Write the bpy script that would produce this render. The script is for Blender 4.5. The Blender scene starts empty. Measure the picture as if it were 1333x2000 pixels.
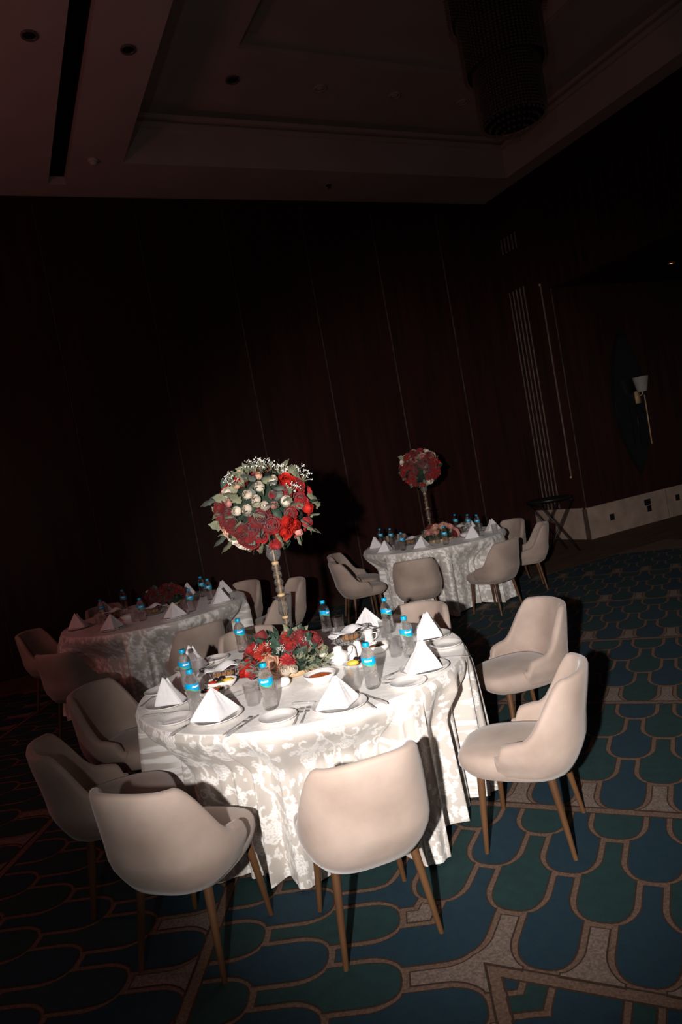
import bpy, math, random
import numpy as np
from mathutils import Vector, Matrix, noise
random.seed(7)
sc = bpy.context.scene
COL = sc.collection
R = math.radians
PI = math.pi

# ------------------------------------------------------------------ camera
EYE = Vector((0, 0, 1.7)); PITCH, ROLL = R(-3), R(10.25)
cp, sp, cr, sr = math.cos(PITCH), math.sin(PITCH), math.cos(ROLL), math.sin(ROLL)
FW = Vector((0, cp, sp)); U0 = Vector((0, -sp, cp)); R0 = Vector((1, 0, 0))
RT = R0*cr - U0*sr; UP = R0*sr + U0*cr
cd = bpy.data.cameras.new('camera'); cam = bpy.data.objects.new('camera', cd); COL.objects.link(cam)
cd.sensor_fit = 'VERTICAL'; cd.sensor_height = 36; cd.lens = 36*1333/2000; cd.clip_start = 0.02; cd.clip_end = 100
cam.matrix_world = Matrix(((RT.x, UP.x, -FW.x, EYE.x), (RT.y, UP.y, -FW.y, EYE.y), (RT.z, UP.z, -FW.z, EYE.z), (0, 0, 0, 1)))
sc.camera = cam
# ------------------------------------------------------------------ world, flash, exposure
w = bpy.data.worlds.new('world'); sc.world = w; w.use_nodes = True
w.node_tree.nodes['Background'].inputs[0].default_value = (1.0, .80, .76, 1)
w.node_tree.nodes['Background'].inputs[1].default_value = 0.025
sc.view_settings.view_transform = 'Standard'; sc.view_settings.look = 'None'
sc.view_settings.exposure = 0; sc.view_settings.gamma = 1; sc.view_settings.use_curve_mapping = False
def lamp(name, kind, loc, power, color=(1, 1, 1), size=.03, target=None, angle=None, blend=1):
    l = bpy.data.lights.new(name, kind); l.energy = power; l.color = color
    l.shadow_soft_size = size
    o = bpy.data.objects.new(name, l); COL.objects.link(o); o.location = loc
    if target is not None:
        o.rotation_euler = (Vector(target)-Vector(loc)).to_track_quat('-Z', 'Y').to_euler()
        l.spot_size = angle; l.spot_blend = blend
    return o
lamp('camera_flash', 'SPOT', (-.40, -.45, 1.86), 1250, (1, .945, .90), .030, (.50, 3.4, 1.10), R(60), 1)
lamp('flash_spill', 'POINT', (-.40, -.45, 1.86), 20, (1, .90, .84), .030)
lamp('red_fill_left', 'POINT', (-4.3, 4.0, 2.7), 34, (1, .27, .24), .4)  # unseen reddish light, added for the pink tint on the left side

# ------------------------------------------------------------------ materials
def nodes(name):
    m = bpy.data.materials.new(name); m.use_nodes = True
    nt = m.node_tree; return m, nt, nt.nodes['Principled BSDF']
def N(nt, t, **k):
    n = nt.nodes.new(t)
    for a, b in k.items():
        if a in n.inputs: n.inputs[a].default_value = b
        else: setattr(n, a, b)
    return n
def mat(name, col, rough=.5, alpha=1, metal=0, var=.12, scale=20, bump=0, bscale=200, trans=0, ior=1.45, sheen=0, col2=None, emit=None, coat=0, spec=None, stretch=None, detail=4):
    m, nt, b = nodes(name)
    tc = N(nt, 'ShaderNodeTexCoord'); src = tc.outputs['Object']
    if stretch:
        mp = N(nt, 'ShaderNodeMapping'); mp.inputs['Scale'].default_value = stretch
        nt.links.new(src, mp.inputs[0]); src = mp.outputs[0]
    no = N(nt, 'ShaderNodeTexNoise', Scale=scale, Detail=detail); nt.links.new(src, no.inputs['Vector'])
    rp = N(nt, 'ShaderNodeValToRGB')
    c2 = col2 or tuple(max(0, c*(1-var*2)) for c in col)
    c1 = col if col2 else tuple(min(1, c*(1+var*.6)) for c in col)
    rp.color_ramp.elements[0].position = .3; rp.color_ramp.elements[1].position = .7
    rp.color_ramp.elements[0].color = (*c2, 1); rp.color_ramp.elements[1].color = (*c1, 1)
    nt.links.new(no.outputs[0], rp.inputs[0]); nt.links.new(rp.outputs[0], b.inputs['Base Color'])
    b.inputs['Roughness'].default_value = rough; b.inputs['Metallic'].default_value = metal
    b.inputs['Transmission Weight'].default_value = trans; b.inputs['IOR'].default_value = ior
    b.inputs['Sheen Weight'].default_value = sheen; b.inputs['Coat Weight'].default_value = coat
    b.inputs['Sheen Roughness'].default_value = .4
    b.inputs['Alpha'].default_value = alpha
    if spec is not None: b.inputs['Specular IOR Level'].default_value = spec
    if emit: b.inputs['Emission Color'].default_value = (*emit[0], 1); b.inputs['Emission Strength'].default_value = emit[1]
    if bump:
        n2 = N(nt, 'ShaderNodeTexNoise', Scale=bscale, Detail=3); nt.links.new(src, n2.inputs['Vector'])
        bp = N(nt, 'ShaderNodeBump', Strength=bump, Distance=.01); nt.links.new(n2.outputs[0], bp.inputs['Height'])
        nt.links.new(bp.outputs[0], b.inputs['Normal'])
    return m
M = {}
M['carpet_tan'] = mat('carpet_tan', (.165, .098, .068), .95, var=.25, scale=90, bump=.6, bscale=420)
M['carpet_pale'] = mat('carpet_pale', (.20, .145, .118), .95, var=.25, scale=90, bump=.6, bscale=420)
M['carpet_blue'] = mat('carpet_blue', (.0026, .030, .046), .95, var=.35, scale=18, bump=.6, bscale=420, col2=(.002, .022, .044))
M['carpet_green'] = mat('carpet_green', (.0045, .038, .037), .95, var=.35, scale=18, bump=.6, bscale=420, col2=(.003, .026, .028))
M['carpet_brown'] = mat('carpet_brown', (.042, .018, .009), .95, var=.2, scale=90, bump=.5, bscale=420)
M['carpet_stripe'] = mat('carpet_stripe', (.16, .065, .022), .9, var=.3, scale=3, col2=(.022, .014, .010), bump=.4, bscale=300, stretch=(.6, 9, 1))
M['mahogany'] = mat('mahogany', (.040, .012, .010), .42, scale=2.2, col2=(.022, .0075, .007), stretch=(4, 4, .35), detail=8, spec=.3)
M['mahogany_dark'] = mat('mahogany_dark', (.028, .009, .008), .5, scale=3, var=.3, spec=.3)
M['ceiling_paint'] = mat('ceiling_paint', (.62, .55, .53), .9, var=.04, scale=2)
M['slot_black'] = mat('slot_black', (.01, .01, .01), .8, var=.1)
M['marble'] = mat('marble', (.42, .31, .25), .35, scale=5, var=.12, detail=8)
M['marble_dark'] = mat('marble_dark', (.10, .07, .055), .35, scale=5, var=.2)
M['brass'] = mat('brass', (.55, .36, .20), .3, 1, var=.1)
M['strip_metal'] = mat('strip_metal', (.17, .135, .12), .5, .5, var=.3, scale=6)
M['inlay_metal'] = mat('inlay_metal', (.34, .26, .23), .5, .5, var=.2, scale=6)
M['black_metal'] = mat('black_metal', (.015, .015, .016), .35, .6, var=.1)
M['black_plastic'] = mat('black_plastic', (.012, .012, .012), .4, var=.1)
M['mirror'] = mat('smoked_mirror', (.008, .009, .010), .08, 1, var=.05)
M['lampshade'] = mat('lampshade', (.75, .70, .66), .8, var=.06)
M['lit_bulb'] = mat('lit_bulb', (1, .5, .2), .5, emit=((1, .36, .10), 2.2))
M['sconce_shade'] = mat('sconce_shade', (.34, .31, .28), .85, var=.06)
M['crystal_dark'] = mat('crystal_dark', (.30, .24, .20), .15, .3, var=.3, scale=60)
M['velvet'] = mat('velvet', (.43, .335, .285), .85, scale=4.5, col2=(.29, .215, .175), bump=.12, bscale=500, sheen=.25, detail=7)
M['walnut'] = mat('walnut', (.125, .060, .026), .42, scale=16, col2=(.08, .035, .015), stretch=(1, 1, .12))
M['frame_black'] = mat('frame_black', (.012, .01, .009), .6, var=.1)
M['napkin'] = mat('napkin_cotton', (.86, .83, .84), .75, var=.03, scale=40, bump=.25, bscale=700, sheen=.2)
M['china'] = mat('china', (.80, .76, .73), .14, var=.02, coat=.3)
M['steel'] = mat('steel', (.34, .32, .31), .12, 1, var=.05)
M['steel_dark'] = mat('steel_dark', (.16, .15, .15), .2, 1, var=.1)
M['glass'] = mat('clear_glass', (1, 1, 1), .02, alpha=.3, trans=1, ior=1.4, var=.0)
M['crystal'] = mat('cut_crystal', (1, .95, .90), .04, trans=.97, spec=1, ior=1.55, var=.02, bump=.25, bscale=160)
M['gold'] = mat('gold_core', (.62, .42, .24), .32, .85, var=.1, scale=60)
M['glitter'] = mat('glitter_glass', (.80, .74, .74), .35, .2, var=.5, scale=260, bump=1, bscale=420)
M['water_bottle'] = mat('bottle_plastic', (1, 1, 1), .07, alpha=.62, trans=1, ior=1.33, var=.0, bump=1, bscale=55, spec=1)
M['cap_blue'] = mat('cap_blue', (.0, .36, .66), .35, var=.05)
M['label_blue'] = mat('label_blue', (.0, .36, .72), .35, var=.08, scale=60)
M['label_green'] = mat('label_green', (.10, .42, .16), .4, var=.1)
M['label_white'] = mat('label_white', (.9, .93, .95), .4, var=.02)
M['rose_red'] = mat('rose_red', (.36, .010, .012), .7, scale=30, var=.3, sheen=.15)
M['rose_deep'] = mat('rose_deep', (.20, .012, .012), .75, scale=30, var=.3, sheen=.15)
M['rose_scarlet'] = mat('rose_scarlet', (.55, .018, .010), .6, scale=30, var=.25)
M['rose_cream'] = mat('rose_cream', (.80, .70, .58), .7, scale=25, var=.08)
M['rose_peach'] = mat('rose_peach', (.74, .44, .30), .7, scale=25, var=.12)
M['rose_pink'] = mat('rose_pink', (.62, .28, .24), .7, scale=25, var=.15)
M['dahlia'] = mat('dahlia_red', (.42, .030, .016), .7, scale=30, var=.3)
M['leaf_sage'] = mat('leaf_sage', (.26, .27, .17), .7, scale=30, var=.2)
M['leaf_dark'] = mat('leaf_dark', (.035, .075, .048), .55, scale=30, var=.3)
M['leaf_grey'] = mat('leaf_grey', (.16, .18, .15), .6, scale=30, var=.2)
M['foam'] = mat('foam_green', (.018, .035, .02), .9, scale=30, var=.3)
M['tiny_white'] = mat('tiny_white', (.82, .82, .76), .7, scale=30, var=.08)
M['sauce'] = mat('sauce_orange', (.62, .12, .02), .35, scale=60, var=.3, bump=.5, bscale=90)
M['bread'] = mat('bread', (.36, .17, .07), .8, scale=25, var=.3, bump=.3, bscale=60)
M['olive'] = mat('olive', (.020, .012, .014), .25, var=.1)
M['lemon'] = mat('lemon', (.80, .48, .05), .4, var=.1)
M['tomato'] = mat('tomato', (.42, .03, .015), .3, var=.15)
M['pickle'] = mat('pickle', (.20, .22, .05), .4, var=.2)
def cloth_mat():
    m, nt, b = nodes('satin_damask')
    at = N(nt, 'ShaderNodeAttribute', attribute_name='motif')
    mx = N(nt, 'ShaderNodeMix', data_type='RGBA')
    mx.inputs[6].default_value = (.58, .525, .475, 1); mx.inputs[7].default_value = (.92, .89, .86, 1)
    nt.links.new(at.outputs['Fac'], mx.inputs[0]); nt.links.new(mx.outputs[2], b.inputs['Base Color'])
    r = N(nt, 'ShaderNodeMapRange'); r.inputs['To Min'].default_value = .30; r.inputs['To Max'].default_value = .5
    nt.links.new(at.outputs['Fac'], r.inputs[0]); nt.links.new(r.outputs[0], b.inputs['Roughness'])
    b.inputs['Sheen Weight'].default_value = .2
    tc = N(nt, 'ShaderNodeTexCoord'); n2 = N(nt, 'ShaderNodeTexNoise', Scale=14, Detail=4)
    nt.links.new(tc.outputs['Object'], n2.inputs['Vector'])
    bp = N(nt, 'ShaderNodeBump', Strength=.22, Distance=.012); nt.links.new(n2.outputs[0], bp.inputs['Height'])
    nt.links.new(bp.outputs[0], b.inputs['Normal'])
    return m
M['damask'] = cloth_mat()

# ------------------------------------------------------------------ mesh helpers
class MB:
    def __init__(s): s.v = []; s.f = []; s.m = []
    def add(s, vs, fs, mi=0):
        k = len(s.v); s.v += [tuple(p) for p in vs]
        s.f += [tuple(i+k for i in f) for f in fs]; s.m += [mi]*len(fs); return s
    def box(s, x0, x1, y0, y1, z0, z1, mi=0, M4=None, bev=0):
        vs = [Vector((x, y, z)) for x in (x0, x1) for y in (y0, y1) for z in (z0, z1)]
        if M4: vs = [M4 @ p for p in vs]
        return s.add(vs, [(0, 1, 3, 2), (4, 6, 7, 5), (0, 4, 5, 1), (2, 3, 7, 6), (0, 2, 6, 4), (1, 5, 7, 3)], mi)
    def lathe(s, prof, n=24, mi=0, M4=None, caps=True, ripple=None):
        vs = []
        for (r, z) in prof:
            for i in range(n):
                a = 2*PI*i/n; rr = r*(ripple(a, z) if ripple else 1)
                vs.append(Vector((rr*math.cos(a), rr*math.sin(a), z)))
        if M4: vs = [M4 @ p for p in vs]
        fs = [(k*n+i, k*n+(i+1) % n, (k+1)*n+(i+1) % n, (k+1)*n+i) for k in range(len(prof)-1) for i in range(n)]
        if caps: fs += [tuple(range(n-1, -1, -1)), tuple((len(prof)-1)*n+i for i in range(n))]
        return s.add(vs, fs, mi)
    def tube(s, pts, r, n=8, mi=0, closed=False):
        pts = [Vector(p) for p in pts]; L = len(pts); rs = r if isinstance(r, (list, tuple)) else [r]*L
        vs = []; ref = None
        for i, p in enumerate(pts):
            a = pts[(i-1) % L] if (closed or i) else p; b = pts[(i+1) % L] if (closed or i < L-1) else p
            d = (b-a).normalized()
            if ref is None: ref = d.orthogonal().normalized()
            ref = (ref-d*ref.dot(d)).normalized(); q = d.cross(ref)
            for k in range(n):
                an = 2*PI*k/n; vs.append(p+(ref*math.cos(an)+q*math.sin(an))*rs[i])
        m = L if closed else L-1
        fs = [(i*n+k, i*n+(k+1) % n, ((i+1) % L)*n+(k+1) % n, ((i+1) % L)*n+k) for i in range(m) for k in range(n)]
        if not closed: fs += [tuple(range(n-1, -1, -1)), tuple((L-1)*n+k for k in range(n))]
        return s.add(vs, fs, mi)
    def ball(s, c, r, n=10, m=7, mi=0, sq=(1, 1, 1)):
        vs = []; c = Vector(c)
        for j in range(m+1):
            t = PI*j/m
            for i in range(n):
                a = 2*PI*i/n; vs.append(c+Vector((math.sin(t)*math.cos(a)*sq[0], math.sin(t)*math.sin(a)*sq[1], -math.cos(t)*sq[2]))*r)
        return s.add(vs, [(j*n+i, j*n+(i+1) % n, (j+1)*n+(i+1) % n, (j+1)*n+i) for j in range(m) for i in range(n)], mi)
    def mesh(s, name, mats, smooth=True):
        me = bpy.data.meshes.new(name); me.from_pydata(s.v, [], s.f)
        for m in (mats if isinstance(mats, (list, tuple)) else [mats]): me.materials.append(m)
        me.polygons.foreach_set('material_index', s.m)
        me.polygons.foreach_set('use_smooth', [smooth]*len(me.polygons)); me.update(); return me
    def build(s, name, mats, parent=None, smooth=True, auto=None):
        me = s.mesh(name, mats, smooth)
        if auto and smooth: me.set_sharp_from_angle(angle=R(auto))
        return link(name, me, parent)
def link(name, me, parent=None):
    o = bpy.data.objects.new(name, me); COL.objects.link(o)
    if parent is not None: o.parent = parent
    return o
def tag(o, label=None, cat=None, group=None, kind=None):
    if label: o['label'] = label
    if cat: o['category'] = cat
    if group: o['group'] = group
    if kind: o['kind'] = kind
    return o
def empty(name, loc=(0, 0, 0), rz=0):
    o = bpy.data.objects.new(name, None); COL.objects.link(o); o.location = loc; o.rotation_euler = (0, 0, rz)
    o.empty_display_size = .05; return o
KIDS = {}
def copy_tree(o, parent=None):
    c = o.copy(); COL.objects.link(c)
    if parent is not None: c.parent = parent
    for ch in list(o.children): copy_tree(ch, c)
    return c
USED = set()
def place(proto, loc, rz=0, label=None, group=None, tilt=None):
    if proto.name in USED: o = copy_tree(proto)
    else: USED.add(proto.name); o = proto
    o.location = loc; o.rotation_euler = (0, 0, rz) if tilt is None else (*tilt, rz)
    if label: o['label'] = label
    if group: o['group'] = group
    return o
def mod(o, t, **k):
    m = o.modifiers.new(t.lower(), t)
    for a, b in k.items(): setattr(m, a, b)
    return m

# ------------------------------------------------------------------ the room (own axes: u along the back wall, v towards it)
RA = R(25.9); CU, SU = math.cos(RA), math.sin(RA)
def room(u, v, z): return Vector((u*CU-v*SU, u*SU+v*CU, z))
def rbuild(mb, name, m, parent=None, smooth=False):
    o = mb.build(name, m, None, smooth)
    if parent is None: o.rotation_euler = (0, 0, RA)
    else: o.parent = parent
    return o
def structure(o): o['kind'] = 'structure'; return o
HC = 5.79
# floor
f = MB().box(-7, 15, -5, 9.3, -.12, 0)
floor = structure(rbuild(f, 'floor', M['carpet_tan']))
# carpet motifs: bottle shapes in rows running down towards the band lines
def uvr(a): return Vector((math.cos(R(a)), math.sin(R(a))))
CORN = Vector((1.15, 1.90)); n1 = uvr(36.5); n2 = uvr(150); mit = uvr(93.2)
s1 = Vector((n1.y, -n1.x)); s2 = Vector((-n2.y, n2.x))
def clip(poly, p, n):
    out = []
    for i in range(len(poly)):
        a, b = poly[i], poly[(i+1) % len(poly)]; da, db = (a-p).dot(n), (b-p).dot(n)
        if da >= 0: out.append(a)
        if (da >= 0) != (db >= 0): out.append(a+(b-a)*(da/(da-db)))
    return out
P2, QR = .3155, .265
def bottle(ex):      # outline in (s, h), tip at h=0; the shoulders hug the round ends of the neighbours
    L = []
    wb, wn, hb = .096+ex, .030+ex, .12
    for i in range(9):
        t = PI/2*i/8; L.append((wb*math.sin(t)**.72, hb-(hb+ex)*math.cos(t)))
    ra, rb = .1285-ex, .152-ex
    for i in range(12):
        k = rb*i/11; x = P2/2-ra*math.sqrt(max(0, 1-(1-k/rb)**2))
        if x < wb: 
            if len(L) == 9: L.append((wb, QR-.030+k-.004+ex))
            L.append((max(x, wn), QR-.030+k+ex))
    L.append((wn, 2*QR-.034+ex))
    return L+[(-a, b) for a, b in reversed(L) if a > 1e-6]
inner, outer = bottle(0), bottle(.006)
mbs = {k: MB() for k in ('blue', 'green', 'pale', 'edge')}
def sector(n, s, nb):
    bands = [(-1.06, 0, 4), (0, 1.055, 4), (1.055, 2.36, 5), (2.36, 3.72, 5), (3.72, 5.05, 5), (5.05, 6.4, 5), (6.4, 7.7, 5)]
    for bi, (d0, d1, nr) in enumerate(bands):
        q = (d1-d0)/nr if nr == 5 else QR
        for i in range(nr+3):
            tip = d1-.02-(i+1)*q + (.045 if nr == 4 else .02)
            full = i < nr
            for j in range(-30, 32):
                if (i+j) % 2: continue
                sc_ = j*P2/2+.03
                ctr = CORN+n*(tip+.2)+s*sc_
                if not (-4 < ctr.x < 10 and .5 < ctr.y < 9): continue
                for shp, z, lay in ((outer, .0012, 'edge'), (inner, .0024, None)):
                    e = .006 if lay else 0
                    poly = [CORN+n*(tip+h*(q/QR))+s*(sc_+a) for a, h in shp]
                    poly = clip(poly, CORN+n*(d0-e), n)
                    if len(poly) > 2: poly = clip(poly, CORN+n*(d1-.050+e), -n)
                    if len(poly) > 2: poly = clip(poly, CORN+nb*0, nb)
                    if len(poly) < 3: continue
                    lay = lay or ('pale' if not full else ('green' if (i+bi) % 2 == 1 else 'blue'))
                    ar = sum(poly[k].x*poly[(k+1) % len(poly)].y-poly[(k+1) % len(poly)].x*poly[k].y for k in range(len(poly)))
                    if abs(ar) < 1e-4: continue
                    if ar < 0: poly.reverse()
                    mbs[lay].add([(p.x, p.y, z) for p in poly], [tuple(range(len(poly)))])
        for e0 in (d0-.054, d0-.004):       # thin dark lines along each band
            a, b = CORN+n*e0-s*9, CORN+n*e0+s*9
            poly = [a, b, b+n*.007, a+n*.007]; poly = clip(poly, CORN, nb)
            if len(poly) > 2:
                ar = sum(poly[k].x*poly[(k+1) % len(poly)].y-poly[(k+1) % len(poly)].x*poly[k].y for k in range(len(poly)))
                if ar < 0: poly.reverse()
                mbs['edge'].add([(p.x, p.y, .0030) for p in poly], [tuple(range(len(poly)))])
mperp = Vector((mit.y, -mit.x))       # points right of the mitre
sector(n1, s1, mperp); sector(n2, s2, -mperp)
for k, nm in (('blue', 'blue_motif'), ('green', 'green_motif'), ('pale', 'pale_motif'), ('edge', 'brown_outline')):
    o = rbuild(mbs[k], nm, M['carpet_'+('brown' if k == 'edge' else k)], floor); o['kind'] = 'stuff'
f = MB().box(5.9, 15, 6.65, 8.02, .002, .005).box(8.14, 15, 3.0, 6.65, .002, .005).box(-7, 8.14, 8.25, 9.14, .002, .005).box(5.9, 8.14, 8.02, 8.25, .002, .005)
rbuild(f, 'striped_border_carpet', M['carpet_stripe'], floor)
# back wall: movable partition of tall wooden panels
wb = structure(rbuild(MB().box(-5, 8.14, 9.17, 9.4, 0, HC), 'wall_back', M['mahogany_dark']))
us = [-3.85, -2.64, -1.43, -.22, 1.0, 2.235, 3.44, 4.64, 5.83, 7.06, 8.14]
for a, b in zip(us, us[1:]):
    o = MB().box(a+.009, b-.009, 9.14, 9.17, .02, HC-.02); rbuild(o, 'panel', M['mahogany'], wb)
for a in us[1:-1]:
    rbuild(MB().box(a-.006, a+.006, 9.131, 9.17, .03, HC-.1), 'seam_strip', M['strip_metal'], wb)
# right wall pier, lintel with flutes, alcove
wr = structure(rbuild(MB().box(8.14, 8.5, 7.98, 9.4, 0, HC), 'wall_right', M['mahogany']))
for k in range(5):
    rbuild(MB().box(8.125, 8.14, 8.565+k*.085-.006, 8.565+k*.085+.006, .52, 4.2), 'inlay_strip', M['inlay_metal'], wr)
    rbuild(MB().box(8.125, 8.14, 8.565+k*.085-.006, 8.565+k*.085+.006, 4.83, 5.08), 'inlay_strip', M['inlay_metal'], wr)
st = rbuild(MB().box(8.12, 8.14, 8.185, 8.197, 1.02, 4.1), 'inlay_strip', M['inlay_metal'], wr)
for z in (1.02, 4.1):
    mb = MB().ball((8.12, 8.191, z), .02); rbuild(mb, 'strip_finial', M['brass'], st, True)
rbuild(MB().box(8.128, 8.14, 7.985, 7.995, .5, 3.98), 'corner_bead', M['strip_metal'], wr)
wl = structure(rbuild(MB().box(8.14, 8.5, 1.5, 7.98, 3.98, HC), 'wall_right', M['mahogany_dark']))
for k in range(26):
    rbuild(MB().box(8.115, 8.14, 7.85-k*.19, 7.93-k*.19, 4.02, 5.2), 'rib', M['mahogany'], wl)
wa = structure(rbuild(MB().box(8.5, 15, 8.0, 8.2, 0, 4.2), 'wall_alcove', M['mahogany']))
for a in (8.55, 10.75, 12.95): rbuild(MB().box(a, a+2.17, 7.985, 8.0, .5, 3.95), 'panel', M['mahogany'], wa)
ca = structure(rbuild(MB().box(8.5, 15, 1.5, 8.2, 4.0, 4.1), 'ceiling_alcove', M['mahogany_dark']))
b = structure(rbuild(MB().box(8.50, 15, 7.965, 8.0, 0, .51), 'baseboard_alcove', M['marble']))
for a in (9.95, 11.6): rbuild(MB().box(a, a+.006, 7.962, 7.966, 0, .51), 'joint', M['marble_dark'], b)
b = structure(rbuild(MB().box(8.11, 8.14, 8.06, 9.14, 0, .51).box(8.11, 8.5, 7.95, 7.98, 0, .51), 'baseboard_right', M['marble']))
rbuild(MB().box(8.105, 8.14, 7.955, 8.05, 0, .49), 'corner_slab', M['marble_dark'], b)
# ceiling
c = MB()
c.box(-7, 1.2, -3, 9.3, HC, HC+.1).box(1.4, 2.0, -3, 9.3, HC, HC+.1).box(1.2, 1.4, 8.84, 9.3, HC, HC+.1)
c.box(2.0, 8.3, 8.25, 9.3, HC, HC+.1).box(7.85, 8.3, 1.67, 8.25, HC, HC+.1).box(2.0, 8.3, -3, 1.67, HC, HC+.1)
ceil = structure(rbuild(c, 'ceiling', M['ceiling_paint']))
def ring(mb, u0, u1, v0, v1, t, z0, z1):
    mb.box(u0-t, u0, v0-t, v1+t, z0, z1).box(u1, u1+t, v0-t, v1+t, z0, z1).box(u0, u1, v0-t, v0, z0, z1).box(u0, u1, v1, v1+t, z0, z1)
rs = MB(); ring(rs, 2.0, 7.85, 1.67, 8.25, .06, HC+.1, 6.36); rbuild(rs, 'tray_riser', M['ceiling_paint'], ceil)
mo = MB(); ring(mo, 2.05, 7.80, 1.72, 8.20, .05, 6.22, 6.27); ring(mo, 2.08, 7.77, 1.75, 8.17, .08, 6.31, 6.36); rbuild(mo, 'crown_moulding', M['ceiling_paint'], ceil)
rg = MB(); ring(rg, 3.15, 6.70, 2.82, 7.10, 1.40, 6.50, 6.54); rbuild(rg, 'tray_ledge', M['ceiling_paint'], ceil)
cv = MB(); ring(cv, 1.82, 8.03, 1.49, 8.43, .03, 6.30, 6.50); rbuild(cv, 'cove_back', M['ceiling_paint'], ceil)
r2 = MB(); ring(r2, 3.15, 6.70, 2.82, 7.10, .05, 6.54, 6.72); r2.box(3.1, 6.75, 2.77, 7.15, 6.72, 6.76); rbuild(r2, 'tray_top', M['ceiling_paint'], ceil)
m3 = MB(); ring(m3, 3.19, 6.66, 2.86, 7.06, .04, 6.505, 6.56); rbuild(m3, 'crown_moulding', M['ceiling_paint'], ceil)
sl = MB(); sl.box(1.2, 1.4, -3, 8.84, HC+.2, HC+.22).box(1.19, 1.2, -3, 8.84, HC+.1, HC+.22).box(1.4, 1.41, -3, 8.84, HC+.1, HC+.22).box(1.2, 1.4, 8.84, 8.85, HC+.1, HC+.22)
rbuild(sl, 'slot_diffuser', M['slot_black'], ceil)
def downlight(u, v, z, label, lit=False, r=.07, dark=True):
    t = empty('downlight', room(u, v, z)); tag(t, label, 'ceiling light', 'recessed ceiling spots')
    MB().lathe([(r, -.001), (r, -.014), (r*.78, -.016), (r*.70, .0)], 20, caps=False).build('trim_ring', M['steel_dark'] if dark else M['ceiling_paint'], t)
    MB().lathe([(r*.72, -.004), (r*.35, -.010)], 16).build('bulb', M['lit_bulb'] if lit else M['slot_black'] if dark else M['lampshade'], t)
    return t
downlight(.92, 6.15, HC, 'dark recessed spot left of the long black ceiling slot')
downlight(1.74, 6.19, HC, 'dark recessed spot between the black slot and the ceiling tray')
for u, l in ((3.3, 'faint recessed spot leftmost on the tray ledge'), (4.45, 'faint recessed spot second from left on the tray ledge'), (5.55, 'faint recessed spot third from left on the tray ledge'), (6.66, 'faint recessed spot on the tray ledge beside the chandelier')):
    downlight(u, 7.6, 6.50, l, dark=(u < 4), r=.085)
downlight(9.69, 7.03, 4.0, 'lit orange ceiling spot glowing in the dark area at right', True, .055)
lamp('alcove_glow_fill', 'SPOT', room(8.85, 7.1, 3.9), 5.0, (1, .30, .10), .03, room(8.72, 7.985, 1.05), R(13), 1)  # added unseen spot, makes the orange glow patch on the alcove wall
d = empty('smoke_detector', room(1.65, 8.2, HC)); tag(d, 'small round cream smoke detector on the ceiling beside the tray corner', 'smoke detector')
MB().lathe([(.055, 0), (.055, -.02), (.045, -.028)], 20).build('base', M['lampshade'], d)
MB().lathe([(.038, -.028), (.038, -.05), (.02, -.058)], 20).build('sensor_cap', M['lampshade'], d)
d = tag(MB().lathe([(.04, 0), (.04, -.006), (.012, -.008), (.012, -.035), (.025, -.036), (.02, -.04)], 14).build('fire_sprinkler', M['black_metal']), 'small dark sprinkler head on the soffit above the back wall', 'sprinkler')
d.location = room(4.93, 8.65, HC)
# chandelier
ch = empty('crystal_chandelier', room(4.93, 4.96, 6.72)); tag(ch, 'large dark tiered crystal chandelier hanging in the ceiling tray', 'chandelier')
MB().lathe([(.30, 0), (.30, -.05), (.04, -.07), (.04, -.9)], 20).build('canopy', M['brass'], ch)
for ti, (r, z0, z1) in enumerate(((.45, -.15, -1.05), (.385, -.6, -1.55), (.31, -1.1, -2.02))):
    mb = MB(); nst = 64
    for i in range(nst):
        a = 2*PI*i/nst; x, y = r*math.cos(a), r*math.sin(a); z = z0
        while z > z1:
            h = .028; g = random.uniform(.9, 1.15)
            mb.add([(x, y, z), (x+.016*g, y, z-h/2), (x, y+.016*g, z-h/2), (x-.016*g, y, z-h/2), (x, y-.016*g, z-h/2), (x, y, z-h)],
                   [(0, 1, 2), (0, 2, 3), (0, 3, 4), (0, 4, 1), (5, 2, 1), (5, 3, 2), (5, 4, 3), (5, 1, 4)]); z -= h
    o = mb.build('crystal_curtain', M['crystal_dark'], ch, False); o['kind'] = 'stuff'
    MB().lathe([(r*.97, z0+.02), (r*1.02, z0+.01), (r*1.02, z0-.01), (r*.97, z0-.01)], 40, caps=False).build('tier_ring', M['brass'], ch)
    MB().lathe([(r*.93, z0), (r*.93, z1+.02)], 32).build('tier_core', M['slot_black'], ch)
mb = MB()
for k in range(5):
    rr = .29-.055*k
    for i in range(max(6, int(rr*130))):
        a = 2*PI*i/max(6, int(rr*130)); mb.ball((rr*math.cos(a), rr*math.sin(a), -2.03-.03*k), .014, 6, 4)
mb.ball((0, 0, -2.19), .035, 8, 6)
o = mb.build('crystal_bowl', M['crystal_dark'], ch, False); o['kind'] = 'stuff'
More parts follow.
